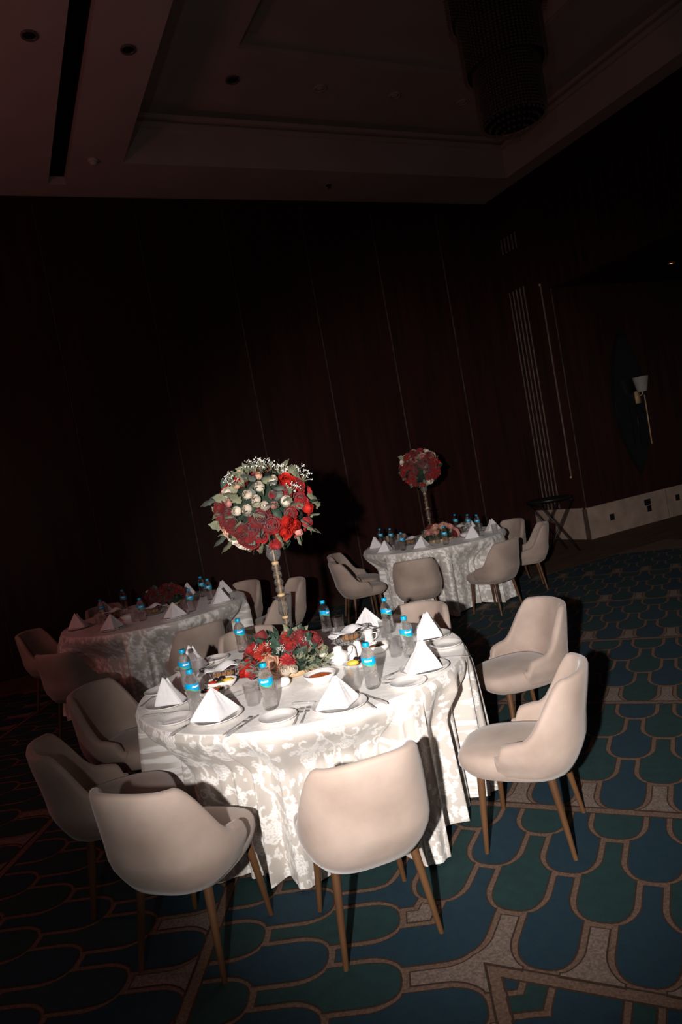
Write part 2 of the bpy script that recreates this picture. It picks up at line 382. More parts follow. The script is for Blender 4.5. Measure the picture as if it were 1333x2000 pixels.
# lens shaped mirror and sconce in the alcove
def lens(hw, hh, y0, y1, mi=0, mb=None):
    mb = mb or MB(); pts = []
    for i in range(25):
        t = -1+2*i/24; pts.append((hw*(1-t*t)**.9, hh*t))
    pts += [(-a, b) for a, b in reversed(pts[1:-1])]
    n = len(pts); vs = [(a, y0, b) for a, b in pts]+[(a, y1, b) for a, b in pts]
    return mb.add(vs, [tuple(range(n)), tuple(range(2*n-1, n-1, -1))]+[(i, (i+1) % n, n+(i+1) % n, n+i) for i in range(n)], mi)
lm = empty('wall_mirror', room(9.47, 7.985, 2.05), RA); tag(lm, 'tall pointed oval dark mirror on the wood wall at far right', 'mirror')
lens(.40, 1.22, -.02, -.001).build('frame', M['black_metal'], lm, False); lens(.37, 1.16, -.026, -.02).build('mirror_glass', M['mirror'], lm, False)
ws = empty('wall_sconce', room(9.62, 7.96, 1.3), RA); tag(ws, 'brass wall sconce with a small pale shade before the pointed mirror', 'wall lamp')
MB().tube([(.06, -.10, 0), (.06, -.10, .82)], .011).build('brass_rod', M['brass'], ws)
MB().tube([(-.14, -.06, .02), (-.14, -.06, .78)], .008).build('brass_rod', M['black_metal'], ws)
MB().lathe([(.075, .88), (.125, 1.12)], 24, caps=False, M4=Matrix.Translation((-.0, -.12, 0))).build('lamp_shade', M['sconce_shade'], ws)
MB().box(-.06, .06, -.03, 0, .7, .9).tube([(0, -.02, .8), (0, -.12, .84), (0, -.12, .95)], .01).build('mount', M['brass'], ws)
for u, z, wd, h, l in ((8.63, .27, .045, .05, 'small black socket low on the marble skirting nearest the corner'), (9.48, .36, .07, .05, 'wide black socket plate on the marble skirting'), (9.50, .25, .045, .05, 'small black socket directly below the wide socket plate'), (10.22, .31, .045, .05, 'small black socket on the skirting at the picture edge')):
    so = empty('wall_socket', room(u, 7.965, z), RA); tag(so, l, 'socket')
    MB().box(-wd, wd, -.012, 0, -h, h).build('plate', M['black_plastic'], so, False)
    MB().box(-wd*.6, wd*.6, -.016, -.012, -h*.6, h*.6).build('insert', M['black_metal'], so, False)
# folding tray stand by the back wall
tp = empty('tray_stand', room(7.15, 7.72, 0), R(8)); tag(tp, 'black folding tray stand with crossed legs near the back wall corner', 'tray stand')
for y in (-.2, .2):
    for sx in (-1, 1):
        MB().tube([(sx*.26, y, .0), (-sx*.24, y, .76)], .017, 8).build('leg', M['black_metal'], tp)
for sx in (-1, 1): MB().tube([(sx*.24, -.24, .77), (sx*.24, .24, .77)], .018).build('top_rail', M['black_metal'], tp)
MB().lathe([(.0, .0), (.31, 0), (.33, .03), (.325, .032), (.305, .008), (0, .008)], 36, M4=Matrix.Translation((0, 0, .79)), caps=False).build('tray', M['black_plastic'], tp)

# ------------------------------------------------------------------ chair
def smooth(a, b, x):
    t = max(0, min(1, (x-a)/(b-a))); return t*t*(3-2*t)
def make_chair():
    t = empty('dining_armchair'); tag(t, 'x', 'chair')
    NS = 56; rows = []
    for i in range(NS+1):
        s = -1+2*i/NS; a_ = abs(s)
        h = .816-.010*smooth(0, .33, a_)-.256*smooth(.315, .65, a_)-.022*smooth(.64, 1, a_)
        endr = max(0, (a_-.90)/.10); h -= .055*endr**2.2
        def plan(z, off):
            wf = .84+.15*smooth(.36, .48, z)-.035*smooth(.58, .82, z)
            bx = .262*wf-off
            back = .175+.055*smooth(.36, .52, z)+.045*smooth(.5, .82, z)-off
            if a_ < .62:
                an = a_/.62*PI/2
                x = bx*math.sin(an)**.74 if an > 0 else 0; y = -.03-back*math.cos(an)**.86 if an < PI/2-1e-6 else -.03
            else:
                k = (a_-.62)/.38; x = bx-.012*k*k; y = -.03+.125*k
            return (x if s > 0 else -x, y)
        th = .052-.012*smooth(.5, .8, h)
        pts = []
        zb = .365; nt_ = 9
        zs = [zb+(h-th/2-zb)*k/nt_ for k in range(nt_+1)]
        lo = plan(zb, .03); pts.append((*lo, zb-.004))
        for z in zs:
            o_ = 0 if z > zb+.001 else .012
            pts.append((*plan(z, o_), z))
        for k in (1, 2, 3, 4):
            an = PI*k/5; hh = h-th/2+math.sin(an)*th/2; pts.append((*plan(h-th/2, th/2*(1-math.cos(an))), hh))
        for z in reversed(zs): pts.append((*plan(z, th), z))
        pts.append((*plan(zb, th*.8), zb-.004))
        rows.append(pts)
    n = len(rows[0]); mb = MB(); vs = [p for r_ in rows for p in r_]
    fs = [(i*n+k, (i+1)*n+k, (i+1)*n+(k+1) % n, i*n+(k+1) % n) for i in range(NS) for k in range(n)]
    # rounded arm fronts
    for e, (base, sgn) in enumerate(((0, 1), (NS*n, -1))):
        ring_ = [Vector(vs[base+k]) for k in range(n)]; cc = sum(ring_, Vector())/n; prev = base
        for st_, (sc_, dy) in enumerate(((.86, .012), (.5, .021))):
            nb_ = len(vs)
            for p in ring_:
                q = cc+(p-cc)*sc_; q = Vector((cc.x+(p.x-cc.x)*sc_, cc.y+(p.y-cc.y)*sc_+dy, cc.z+(p.z-cc.z)*(1-(1-sc_)*.18))); vs.append(tuple(q))
            for k in range(n):
                f_ = (prev+k, prev+(k+1) % n, nb_+(k+1) % n, nb_+k); fs.append(f_ if sgn > 0 else tuple(reversed(f_)))
            prev = nb_
        f_ = tuple(prev+k for k in range(n)); fs.append(f_ if sgn > 0 else tuple(reversed(f_)))
    mb.add(vs, fs)
    sh = mb.build('backrest', M['velvet'], t)
    # seat cushion
    mb = MB(); nx = 40; layers = [(.90, .350), (.955, .362), (1, .40), (1.0, .432), (.965, .452), (.88, .466), (.6, .478), (.25, .482)]
    vs = []
    for (k, z) in layers:
        for i in range(nx):
            a = 2*PI*i/nx; c_, s_ = math.cos(a), math.sin(a)
            x = .222*math.copysign(abs(c_)**.55, c_)*k; yy = math.copysign(abs(s_)**.6, s_)
            y = (.055+yy*(.265 if yy > 0 else .235)*k)
            if yy > 0: x *= 1-.10*yy; zz = z-.012*yy*yy*k
            else: zz = z
            if z < .40 and yy > 0: y -= .035*yy*(1-(z-.35)/.05)
            vs.append((x, y, zz))
    fs = [(k*nx+i, k*nx+(i+1) % nx, (k+1)*nx+(i+1) % nx, (k+1)*nx+i) for k in range(len(layers)-1) for i in range(nx)]
    fs += [tuple(range(nx-1, -1, -1)), tuple((len(layers)-1)*nx+i for i in range(nx))]
    mb.add(vs, fs).build('seat', M['velvet'], t)
    MB().box(-.14, .14, -.12, .20, .345, .362).build('seat_frame', M['frame_black'], t, False)
    for sx in (-1, 1):
        for fy, ty in ((.225, .205), (-.155, -.10)):
            MB().tube([(sx*.155, ty, .362), (sx*.192, fy, .001)], [.0185, .0105], 14).build('leg', M['walnut'], t, auto=40)
    for c_ in t.children: c_.data.transform(Matrix.Diagonal((.96, .96, .93, 1))); c_.data.update()
    return t
chair = make_chair()
T1, TF, TL = Vector((-.342, 3.503, 0)), Vector((1.02, 8.06, 0)), Vector((-1.88, 6.37, 0))
CH1 = [  # x, y, facing, label
 (-.13, 2.49, 106, 'beige velvet armchair turned back to the camera, in front of the near table middle'),
 (-.82, 2.55, 68, 'beige velvet armchair at the near table front left, its rounded back to the camera'),
 (.63, 2.91, 155, 'beige velvet armchair at right of the near table with all four wooden legs in view'),
 (.90, 3.98, 196, 'beige velvet armchair behind right of the near table, open seat facing left'),
 (-1.30, 3.10, 22, 'dim beige armchair at far left of the near table beside the front left chair'),
 (-1.42, 3.86, -17, 'dim armchair left of the near table, behind the chair at the left picture side'),
 (-.74, 4.56, -72, 'beige armchair behind the near table, left of the crystal stand'),
 (.30, 4.40, -126, 'beige armchair behind the near table, its round back above the white napkins')]
def chairs(lst, group):
    out = []
    for (x, y, a, l) in lst:
        out.append((x, y, R(a-90))); place(chair, (x, y, 0), R(a-90), l, group)
    return out
c1 = chairs(CH1, 'armchairs around the near table')
def fromtop(T, tops, turn=None):
    o = []
    for i, (x, y, l) in enumerate(tops):
        d = Vector((T.x-x, T.y-y)); d.normalize(); a = math.degrees(math.atan2(d.y, d.x))+(turn or {}).get(i, 0)
        p = Vector((x, y))+Vector((math.cos(R(a)), math.sin(R(a))))*.27
        q = p-Vector((T.x, T.y)); 
        if q.length < 1.04: p = Vector((T.x, T.y))+q.normalized()*1.04
        if q.length > 1.3: p = Vector((T.x, T.y))+q.normalized()*1.22
        o.append((p.x, p.y, a, l))
    return o
cF = chairs(fromtop(TF, [(-.20, 7.65, 'armchair left of the far right table, side view with its arm to the front'),
 (-.22, 8.45, 'armchair mostly hidden behind the left chair of the far right table'),
 (.61, 6.71, 'armchair with its back to the camera before the far right table, left one of two'),
 (1.63, 6.96, 'armchair with its back to the camera before the far right table, right one of two'),
 (2.28, 7.85, 'armchair right of the far right table, facing left in profile'),
 (2.21, 8.78, 'armchair beyond the right end of the far right table, rounded back showing'),
 (.64, 9.55, 'dark armchair behind the far right table, left of its flower stand'),
 (1.72, 9.45, 'dark armchair behind the far right table, right of its flower stand')], {0: -6, 2: 8, 3: 10}), 'armchairs around the far right table')
cL = chairs(fromtop(TL, [(-1.28, 5.38, 'armchair with its back to the camera before the dim left table'),
 (-2.82, 7.56, 'dim armchair behind the left table at its left side'),
 (-2.10, 7.85, 'dim armchair behind the left table, behind its dark flowers'),
 (-1.12, 7.42, 'armchair behind the right end of the left table'),
 (-.60, 6.02, 'armchair at the right of the left table, its sloping arm before another chair'),
 (-.52, 6.92, 'armchair seen behind the crystal stand, right of the left table'),
 (-3.25, 6.58, 'very dark armchair at the far left picture edge, left of the left table'),
 (-2.40, 5.19, 'dim armchair front left of the left table, back to the camera')], {0: 6, 4: 6}), 'armchairs around the dim left table')

# ------------------------------------------------------------------ damask motif tile
def motif_tile(n=300, L=.42):
    g = (np.arange(n)+.5)/n*L; X, Y = np.meshgrid(g, g, indexing='ij'); T = np.zeros((n, n)); 
    def dd(cx, cy): return (X-cx+L/2) % L-L/2, (Y-cy+L/2) % L-L/2
    rs_ = np.random.RandomState(4)
    def vine(pts, wd):
        pts = np.array(pts)
        for i in range(len(pts)-1):
            for k in np.linspace(0, 1, 10, endpoint=False):
                p = pts[i]*(1-k)+pts[i+1]*k; x, y = dd(*p); T[x*x+y*y < wd*wd] = 1
    def leaf(cx, cy, a, l, wd):
        x, y = dd(cx, cy); u = x*math.cos(a)+y*math.sin(a); v = -x*math.sin(a)+y*math.cos(a); t = u/l
        k = (t > 0) & (t < 1); wv = wd*np.sin(np.pi*np.clip(t, 0, 1)**.8)*(1+.25*np.sin(t*18))
        T[k & (np.abs(v-.12*l*np.sin(t*3)) < wv)] = 1; T[k & (np.abs(v-.12*l*np.sin(t*3)) < .0012) & (t < .8) & (t > .15)] = .3
    def flower(cx, cy, r, n_, rings, a0=0):
        x, y = dd(cx, cy); rr = np.hypot(x, y); an = np.arctan2(y, x)+a0
        ed = r*(.80+.20*np.abs(np.cos(an*n_/2))**.7); T[rr < ed+.004] = 0; T[rr < ed] = 1
        for k in range(rings):
            e = r*(1-(k+1)/(rings+1))*(.78+.22*np.abs(np.cos(an*n_/2+k*1.3))**.7); T[np.abs(rr-e) < .0019] = .15
        T[(rr < ed*.93) & (rr > ed*.62) & (np.abs(np.sin(an*n_/2)) < .07)] = .2
        T[rr < r*.13] = .3
    def spiral(cx, cy, a0, r, turns, sgn):
        return [(cx+r*(1-t*.85)*math.cos(a0+sgn*t*turns*2*PI), cy+r*(1-t*.85)*math.sin(a0+sgn*t*turns*2*PI)) for t in np.linspace(0, 1, 22)]
    vine([(.21+.07*math.sin(t*2*PI/.42), t) for t in np.linspace(0, .42, 24)], .0055)
    for cx, cy, a0, r, sg in ((.31, .06, 3.1, .055, 1), (.10, .22, .2, .058, -1), (.32, .27, 2.9, .050, 1), (.12, .39, .1, .045, -1), (.20, .14, 1.2, .04, 1)):
        vine(spiral(cx, cy, a0, r, .85, sg), .0045)
        for k in range(5):
            a = a0+sg*k*1.15; leaf(cx+r*.85*math.cos(a), cy+r*.85*math.sin(a), a+.4*sg, .046, .013)
    flower(.095, .10, .058, 6, 3); flower(.33, .17, .040, 5, 2, .4); flower(.07, .31, .034, 5, 1, .9); flower(.29, .36, .052, 7, 3, .2)
    for k in range(30): leaf(rs_.rand()*L, rs_.rand()*L, rs_.rand()*6.28, .040+.02*rs_.rand(), .012)
    return T
TILE = motif_tile()
def motif_sample(x, y, L=.42):
    n = TILE.shape[0]; cell = np.floor(x/L); xx = x/L-cell
    yy = (y/L+.37*cell) % 1
    return TILE[(xx*n).astype(int) % n, (yy*n).astype(int) % n]
RT_ = .85
def tablecloth(ctr, seats, nth, nd, ntop, seed, label):
    rn = np.random.RandomState(seed)
    th = np.linspace(0, 2*PI, nth, endpoint=False)
    F = np.zeros(nth); wp = th+.06*np.sin(3*th+seed)+.05*np.sin(7*th+1.3*seed)
    ph = rn.rand(4)*6
    base = np.sin(27*wp+ph[0]); F = .80*(1-1.6*np.abs(np.sin(13.5*wp+ph[0]))**1.3)*(.65+.5*np.sin(5*th+ph[1]))+.30*np.sin(37*wp+ph[2])+.2*np.sin(11*th+ph[3])
    drop = .742
    t = np.linspace(0, 1, nd+1)[1:]
    rows_r = []; rows_z = []; rows_s = []
    for r_ in np.linspace(0.02, RT_-.012, ntop):
        rows_r.append(np.full(nth, r_)); rows_z.append(np.full(nth, .755)); rows_s.append(np.full(nth, r_))
    hem = .012+.010*np.sin(9*th+seed)+.007*np.sin(17*th)
    for k in t:
        amp = .078*(k**.42)*min(1, k*8); r_ = RT_-.012*(1-min(1, k*25))+.018*k+amp*F
        z = .755-.012*min(1, k*12)-(drop-.012)*k*1.0
        z = z+(hem-.0)*k
        rows_r.append(r_); rows_z.append(z if np.ndim(z) else np.full(nth, z)); rows_s.append(np.full(nth, RT_+drop*k))
    r = np.array(rows_r); z = np.array(rows_z); s = np.array(rows_s); TH = np.tile(th, (len(r), 1))
    # the seats push the hanging cloth in under the table edge
    hit = np.full(nth, 9.0); rr = np.linspace(.3, 1.1, 161)
    for (cx, cy, a) in seats:
        ax, ay = math.cos(a), math.sin(a)
        X = ctr.x+np.outer(rr, np.cos(th))-cx; Y = ctr.y+np.outer(rr, np.sin(th))-cy
        lx = X*ax+Y*ay; ly = -X*ay+Y*ax
        ins = (np.abs(lx) < .245) & (ly < .345)
        first = np.where(ins.any(0), rr[np.argmax(ins, 0)], 9.0); hit = np.minimum(hit, first)
    hit = np.minimum(hit, 1.0)
    for it in range(nth//60): hit = np.minimum(hit, (np.roll(hit, 1)+hit*2+np.roll(hit, -1))/4)
    wz = np.clip((.735-z)/.24, 0, 1); wz = wz*wz*(3-2*wz)
    fold = r-np.median(r, 1)[:, None]
    cl = np.minimum(r, hit[None, :]-.060+.70*fold); r = r*(1-wz)+cl*wz
    X = r*np.cos(TH); Y = r*np.sin(TH)
    verts = np.stack([X, Y, z], -1).reshape(-1, 3)
    nr = len(r); I = np.arange(nr-1)[:, None]*nth; J = np.arange(nth)[None]; J2 = (J+1) % nth
    faces = np.stack([I+J, I+nth+J, I+nth+J2, I+J2], -1).reshape(-1, 4)
    me = bpy.data.meshes.new('tablecloth'); me.vertices.add(len(verts)); me.vertices.foreach_set('co', verts.ravel())
    me.loops.add(faces.size); me.loops.foreach_set('vertex_index', faces.ravel()[::1]); me.polygons.add(len(faces))
    me.polygons.foreach_set('loop_start', np.arange(len(faces))*4); me.update(calc_edges=True); me.validate()
    me.polygons.foreach_set('use_smooth', [True]*len(me.polygons))
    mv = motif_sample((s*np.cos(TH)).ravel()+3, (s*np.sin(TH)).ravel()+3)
    mv = np.where(s.ravel() < RT_-.01, .62+mv*.25, mv)  # tabletop motif faded and lightened: grazing sheen put into the colour
    at = me.attributes.new('motif', 'FLOAT', 'POINT'); at.data.foreach_set('value', mv.astype(np.float32))
    me.materials.append(M['damask'])
    o = link('tablecloth', me); o.location = (ctr.x, ctr.y, 0); tag(o, label, 'tablecloth', 'satin damask tablecloths')
    return o
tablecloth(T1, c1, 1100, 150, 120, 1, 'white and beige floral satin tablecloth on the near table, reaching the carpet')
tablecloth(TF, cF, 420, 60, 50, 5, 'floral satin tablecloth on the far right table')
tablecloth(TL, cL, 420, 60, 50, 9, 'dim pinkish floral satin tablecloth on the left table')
def table(ctr, label):
    t = empty('round_table', (ctr.x, ctr.y, 0)); tag(t, label, 'table', 'round tables')
    MB().lathe([(RT_-.02, .72), (RT_-.015, .735), (RT_-.02, .748)], 64).build('tabletop', M['walnut'], t)
    for k in range(4):
        a = PI/4+k*PI/2; MB().tube([(.26*math.cos(a), .26*math.sin(a), .725), (.22*math.cos(a), .22*math.sin(a), 0.01)], .016).build('leg', M['black_metal'], t)
table(T1, 'round table under the floral cloth in the foreground'); table(TF, 'round table under the cloth at far right'); table(TL, 'round table under the dim cloth at left')
ZT = .756

# ------------------------------------------------------------------ tableware prototypes
def make_bottle():
    t = empty('water_bottle'); tag(t, 'x', 'bottle')
    MB().lathe([(.022, .002), (.027, 0), (.031, .006), (.0315, .03), (.030, .042), (.0315, .055), (.029, .075), (.0305, .095), (.0315, .105), (.0315, .145), (.029, .158), (.0205, .172), (.0125, .183), (.012, .192)], 28,
        ripple=lambda a, z: 1+.03*math.sin(6*a+z*170) if z < .1 else 1).build('bottle_body', M['water_bottle'], t)
    MB().lathe([(.0150, .186), (.0152, .188), (.0150, .201), (.0135, .204)], 28, ripple=lambda a, z: 1+.02*math.cos(14*a)).build('cap', M['cap_blue'], t)
    mb = MB(); n = 26; vs = []; fs = []
    for i in range(n+1):
        a = R(-195+210*i/n); k = i/n
        lo = .115+.008*math.sin(k*6.5+.6); hi = .143+.003*math.sin(k*6.5+1)
        for z in (lo, hi): vs.append((.0322*math.cos(a), .0322*math.sin(a), z))
    mb.add(vs, [(2*i, 2*i+2, 2*i+3, 2*i+1) for i in range(n)]); la = mb.build('label', M['label_blue'], t)
    mb = MB(); vs = []
    for i in range(n+1):
        a = R(-195+210*i/n); k = i/n; lo = .115+.008*math.sin(k*6.5+.6)
        for z in (lo-.005, lo): vs.append((.0323*math.cos(a), .0323*math.sin(a), z))
    mb.add(vs, [(2*i, 2*i+2, 2*i+3, 2*i+1) for i in range(n)]).build('label_edge', M['label_green'], la)
    cu = bpy.data.curves.new('lettering', 'FONT'); cu.body = 'dasani'; cu.size = .0145; cu.align_x = 'CENTER'; cu.align_y = 'CENTER'; cu.offset = .0006
    to = bpy.data.objects.new('t', cu); COL.objects.link(to)
    dg = bpy.context.evaluated_depsgraph_get(); dg.update(); me = bpy.data.meshes.new_from_object(to.evaluated_get(dg))
    bpy.data.objects.remove(to)
    for v_ in me.vertices:
        x, y = v_.co.x, v_.co.y; a = -PI/2+x/.0328; v_.co = (.0328*math.cos(a), .0328*math.sin(a), .129+y)
    me.materials.clear(); me.materials.append(M['label_white']); me.name = 'lettering'; link('lettering', me, la)
    return t
def make_glass():
    t = empty('water_glass'); tag(t, 'x', 'glass')
    MB().lathe([(.0, .0), (.027, 0), (.029, .002), (.036, .095), (.0362, .097), (.0345, .096), (.0285, .014), (.0, .011)], 28, caps=False).build('tumbler', M['glass'], t)
    return t
def make_plate(name, r, cat):
    t = empty(name); tag(t, 'x', cat)
    MB().lathe([(0, .001), (r*.55, .0), (r*.62, .003), (r*.97, .015), (r, .0175), (r*.985, .0195), (r*.95, .0185), (r*.66, .0085), (r*.6, .006), (0, .0055)], 48, caps=False).build('dish', M['china'], t)
    MB().tube([(r*.985*math.cos(a), r*.985*math.sin(a), .0186) for a in [2*PI*i/48 for i in range(48)]], .0012, 6, closed=True).build('rim', M['china'], t)
    return t
def make_napkin(seed, spread=1.0, hgt=.125):
    rn = random.Random(seed); t = empty('folded_napkin'); tag(t, 'x', 'napkin')
    # a square folded into a standing tent: two front wings meeting on a ridge, open behind
    mb = MB(); NA, NR = 46, 14; A0, A1 = R(-144), R(144); vs = []
    CR = [(R(-150), .098), (R(-96), .118), (0, .082+.02*rn.random()), (R(96), .116), (R(150), .095)]
    def rad(a):       # straight base lines between the folded corners
        a = max(R(-149.9), min(R(149.9), a))
        for (a0, r0), (a1, r1) in zip(CR, CR[1:]):
            if a0 <= a <= a1: return spread*r0*r1*math.sin(a1-a0)/(r0*math.sin(a-a0)+r1*math.sin(a1-a))
    for i in range(NA+1):
        a = A0+(A1-A0)*i/NA
        for j in range(NR+1):
            s = j/NR; r_ = rad(a)*s*(1+.05*math.sin(s*PI)*math.cos(a*3)); z = hgt*(1-s)**(.97)+.0015
            x = r_*math.cos(a); y = r_*math.sin(a)
            vs.append((x+.012*(1-s), y, z+.0018*math.sin(9*a+seed)*s*(1-s)*3))
    W_ = NR+1
    mb.add(vs, [(i*W_+j, (i+1)*W_+j, (i+1)*W_+j+1, i*W_+j+1) for i in range(NA) for j in range(NR)])
    o = mb.build('outer_fold', M['napkin'], t, auto=22); mod(o, 'SOLIDIFY', thickness=.0035, offset=-1)
    # inner fold layer showing behind, and the stitched edge along the ridge
    mb = MB(); vs = []
    for i in range(NA+1):
        a = R(-135)+R(270)*i/NA
        for j in range(NR+1):
            s = j/NR; r_ = rad(a)*s*.86; vs.append((r_*math.cos(a)*.72-.010, r_*math.sin(a)*.96, (hgt*.94)*(1-s)**.95+.002))
    mb.add(vs, [(i*W_+j, (i+1)*W_+j, (i+1)*W_+j+1, i*W_+j+1) for i in range(NA) for j in range(NR)])
    o = mb.build('inner_fold', M['napkin'], t); mod(o, 'SOLIDIFY', thickness=.003, offset=-1)
    pts = [(rad(.04)*s*.8+.012*(1-s)+.003, .004*math.sin(s*5), hgt*(1-s)**.93+.004) for s in [k/12 for k in range(13)]]
    MB().tube(pts, [.0018]*13, 6).build('hem_fold', M['napkin'], t)
    return t
def strip(mb, pts, thick=.0018, zoff=0):   # pts: (x, halfwidth, z)
    vs = []
    for x, hw, z in pts: vs += [(x, -hw, z), (x, hw, z), (x, hw*.8, z+thick), (x, -hw*.8, z+thick)]
    fs = []
    for i in range(len(pts)-1):
        b = i*4
        for k in range(4): fs.append((b+k, b+4+k, b+4+(k+1) % 4, b+(k+1) % 4))
    n = len(pts)*4; fs += [(0, 1, 2, 3), (n-1, n-2, n-3, n-4)]
    return mb.add(vs, fs)
def make_fork():
    t = empty('fork'); tag(t, 'x', 'fork')
    strip(MB(), [(-.095, .004, .001), (-.08, .007, .001), (-.05, .005, .003), (-.01, .003, .005), (.02, .003, .004)]).build('handle', M['steel'], t)
    hd = strip(MB(), [(.02, .003, .004), (.035, .010, .002), (.055, .0115, .002)]).build('head', M['steel'], t)
    for k in range(4):
        y = -.009+.006*k; mb = MB(); mb.tube([(.054, y, .003), (.075, y, .002), (.095, y*.95, .006)], [.0022, .0018, .0008], 6); mb.build('tine', M['steel'], hd)
    return t
def make_knife():
    t = empty('knife'); tag(t, 'x', 'knife')
    MB().tube([(-.11, 0, .005), (-.10, 0, .006), (-.05, 0, .006), (-.005, 0, .005)], [.003, .006, .0055, .004], 10).build('handle', M['steel'], t)
    mb = MB(); pr = [(-.005, -.004, .004), (.01, -.006, .007), (.08, -.006, .008), (.105, -.004, .006), (.115, .003, .004)]
    vs = []
    for x, a, b in pr: vs += [(x, a, .004), (x, b, .0045), (x, b, .0055), (x, a, .006)]
    mb.add(vs, [(i*4+k, i*4+4+k, i*4+4+(k+1) % 4, i*4+(k+1) % 4) for i in range(4) for k in range(4)]+[(0, 1, 2, 3), (19, 18, 17, 16)])
    mb.build('blade', M['steel'], t, False); return t
def make_spoon(k=1.0):
    t = empty('spoon'); tag(t, 'x', 'spoon')
    strip(MB(), [(-.10*k, .004, .001), (-.085*k, .008, .001), (-.05*k, .005, .004), (.03*k, .003, .006), (.048*k, .004, .004)]).build('handle', M['steel'], t)
    mb = MB(); vs = []; nr, na = 5, 20
    for j in range(nr+1):
        s = j/nr
        for i in range(na):
            a = 2*PI*i/na; vs.append(((.073+.030*s*math.cos(a))*k, .020*k*s*math.sin(a), .002+.007*s*s))
    mb.add(vs, [(j*na+i, j*na+(i+1) % na, (j+1)*na+(i+1) % na, (j+1)*na+i) for j in range(nr) for i in range(na)])
    o = mb.build('bowl', M['steel'], t); mod(o, 'SOLIDIFY', thickness=.0015)
    return t
def bowl_mesh(mb, rx, ry, h, th=.004):
    prof = [(0, .001), (.5, 0), (.62, .004/h*h), (.85, h*.55), (1, h), (.96, h+.001), (.80, h*.58), (.55, .010), (0, .008)]
    vs = []; n = 36
    for (r, z) in prof:
        for i in range(n):
            a = 2*PI*i/n; vs.append((rx*r*math.cos(a), ry*r*math.sin(a), z))
    return mb.add(vs, [(k*n+i, k*n+(i+1) % n, (k+1)*n+(i+1) % n, (k+1)*n+i) for k in range(len(prof)-1) for i in range(n)])
def bowl(loc, rx, ry, h, label, rz=0, cat='bowl'):
    t = empty('serving_bowl', loc, rz); tag(t, label, cat)
    bowl_mesh(MB(), rx, ry, h).build('dish', M['china'], t)
    mb = MB(); mb.tube([(rx*.985*math.cos(a), ry*.985*math.sin(a), h+.001) for a in [2*PI*i/40 for i in range(40)]], .0018, 6, closed=True); mb.build('rim', M['china'], t)
    return t
def make_basket():
    t = empty('bread_basket'); tag(t, 'x', 'basket')
    def el(rx, ry, z, n=44): return [(rx*math.cos(2*PI*i/n), ry*math.sin(2*PI*i/n), z+.012*abs(math.cos(2*PI*i/n))**3*(z > .03)) for i in range(n)]
    MB().tube(el(.118, .078, .072), .0026, 6, closed=True).build('top_rim', M['steel_dark'], t)
    MB().tube(el(.080, .050, .004), .0024, 6, closed=True).tube([(-.08, 0, .004), (.08, 0, .004)], .002, 6).tube([(0, -.05, .004), (0, .05, .004)], .002, 6).build('base_ring', M['steel_dark'], t)
    for i in range(26):
        a = 2*PI*i/26; c_, s_ = math.cos(a), math.sin(a)
        MB().tube([(.08*c_, .05*s_, .004), (.105*c_, .068*s_, .030), (.118*c_, .078*s_, .072+.012*abs(c_)**3)], .0013, 5).build('wire', M['steel_dark'], t)
    return t
P = dict(bottle=make_bottle(), glass=make_glass(), plate=make_plate('dinner_plate', .118, 'plate'), side=make_plate('side_plate', .082, 'plate'),
         nap1=make_napkin(1, .90, .122), nap2=make_napkin(5, 1.00, .128), fork=make_fork(), knife=make_knife(), spoon=make_spoon(1), sspoon=make_spoon(1.25), basket=make_basket())
def at(T, x, y, z=ZT): return (T.x+x, T.y+y, z)
def camrot(x, y): return math.atan2(y, x)-PI/2     # turns the -y side to the viewer
BG = 'small water bottles on the near table'
for x, y, l, dr in [(-.463, -.446, 'water bottle at the left of the near table, front one of the pair', .5), (-.600, .007, 'water bottle at the left of the near table, rear one of the pair', .2),
   (-.111, -.569, 'water bottle at the front middle of the near table below the flowers', -.25), (-.393, .60, 'water bottle behind the left edge of the low flowers', 0),
   (.345, -.536, 'water bottle at the front right of the near table, tallest in view', -.1), (.128, .70, 'water bottle at the back of the near table, just right of the flowers', .9),
   (.497, .418, 'water bottle at the back right between the small tent napkin and the napkin at right', .6), (.554, -.152, 'water bottle right of centre before the shiny tumbler group', .3)]:
    place(P['bottle'], at(T1, x, y), camrot(T1.x+x, T1.y+y)+dr, l, BG)
for x, y, l in [(-.200, -.47, 'clear tumbler left of the front middle bottle'), (-.575, .194, 'clear tumbler behind the left pair of bottles'), (.262, -.50, 'clear tumbler left of the tallest front bottle'),
   (.470, .325, 'clear tumbler in front of the back right bottle'), (.487, -.10, 'clear tumbler beside the bottle right of centre'), (.205, .65, 'clear tumbler at the back beside the bottle right of the flowers')]:
    place(P['glass'], at(T1, x, y), 0, l, 'tumblers on the near table')
seats_ = [(-.640, -.235, 'leftmost front', 'nap1', -2.45), (-.350, -.580, 'front left', 'nap2', -1.25), (.194, -.715, 'front middle', 'nap1', -1.15), (.590, -.42, 'front right', 'nap2', -.62),
   (.690, .128, 'right', 'nap2', -.85), (.384, .575, 'back right', 'nap1', -1.7), (-.650, .400, 'back left', 'nap1', -2.6)]
for x, y, pos, nk, rz in seats_:
    place(P['plate'], at(T1, x, y), 0, 'round white dinner plate under the %s napkin of the near table' % pos, 'dinner plates on the near table')
    place(P[nk], at(T1, x, y, ZT+.013), rz, 'white folded tent napkin on the %s plate of the near table' % pos, 'napkins on the near table')
for x, y, l in [(-.545, -.518, 'small side plate at the front left edge of the near table'), (-.064, -.735, 'small side plate at the front middle beside the two forks'), (-.542, .490, 'small side plate at the back left of the low flowers'),
   (-.750, .002, 'small side plate at the left edge of the near table'), (.497, -.590, 'small side plate right of the tallest front bottle'), (.745, -.10, 'small side plate at the right edge of the near table')]:
    place(P['side'], at(T1, x, y), 0, l, 'side plates on the near table')
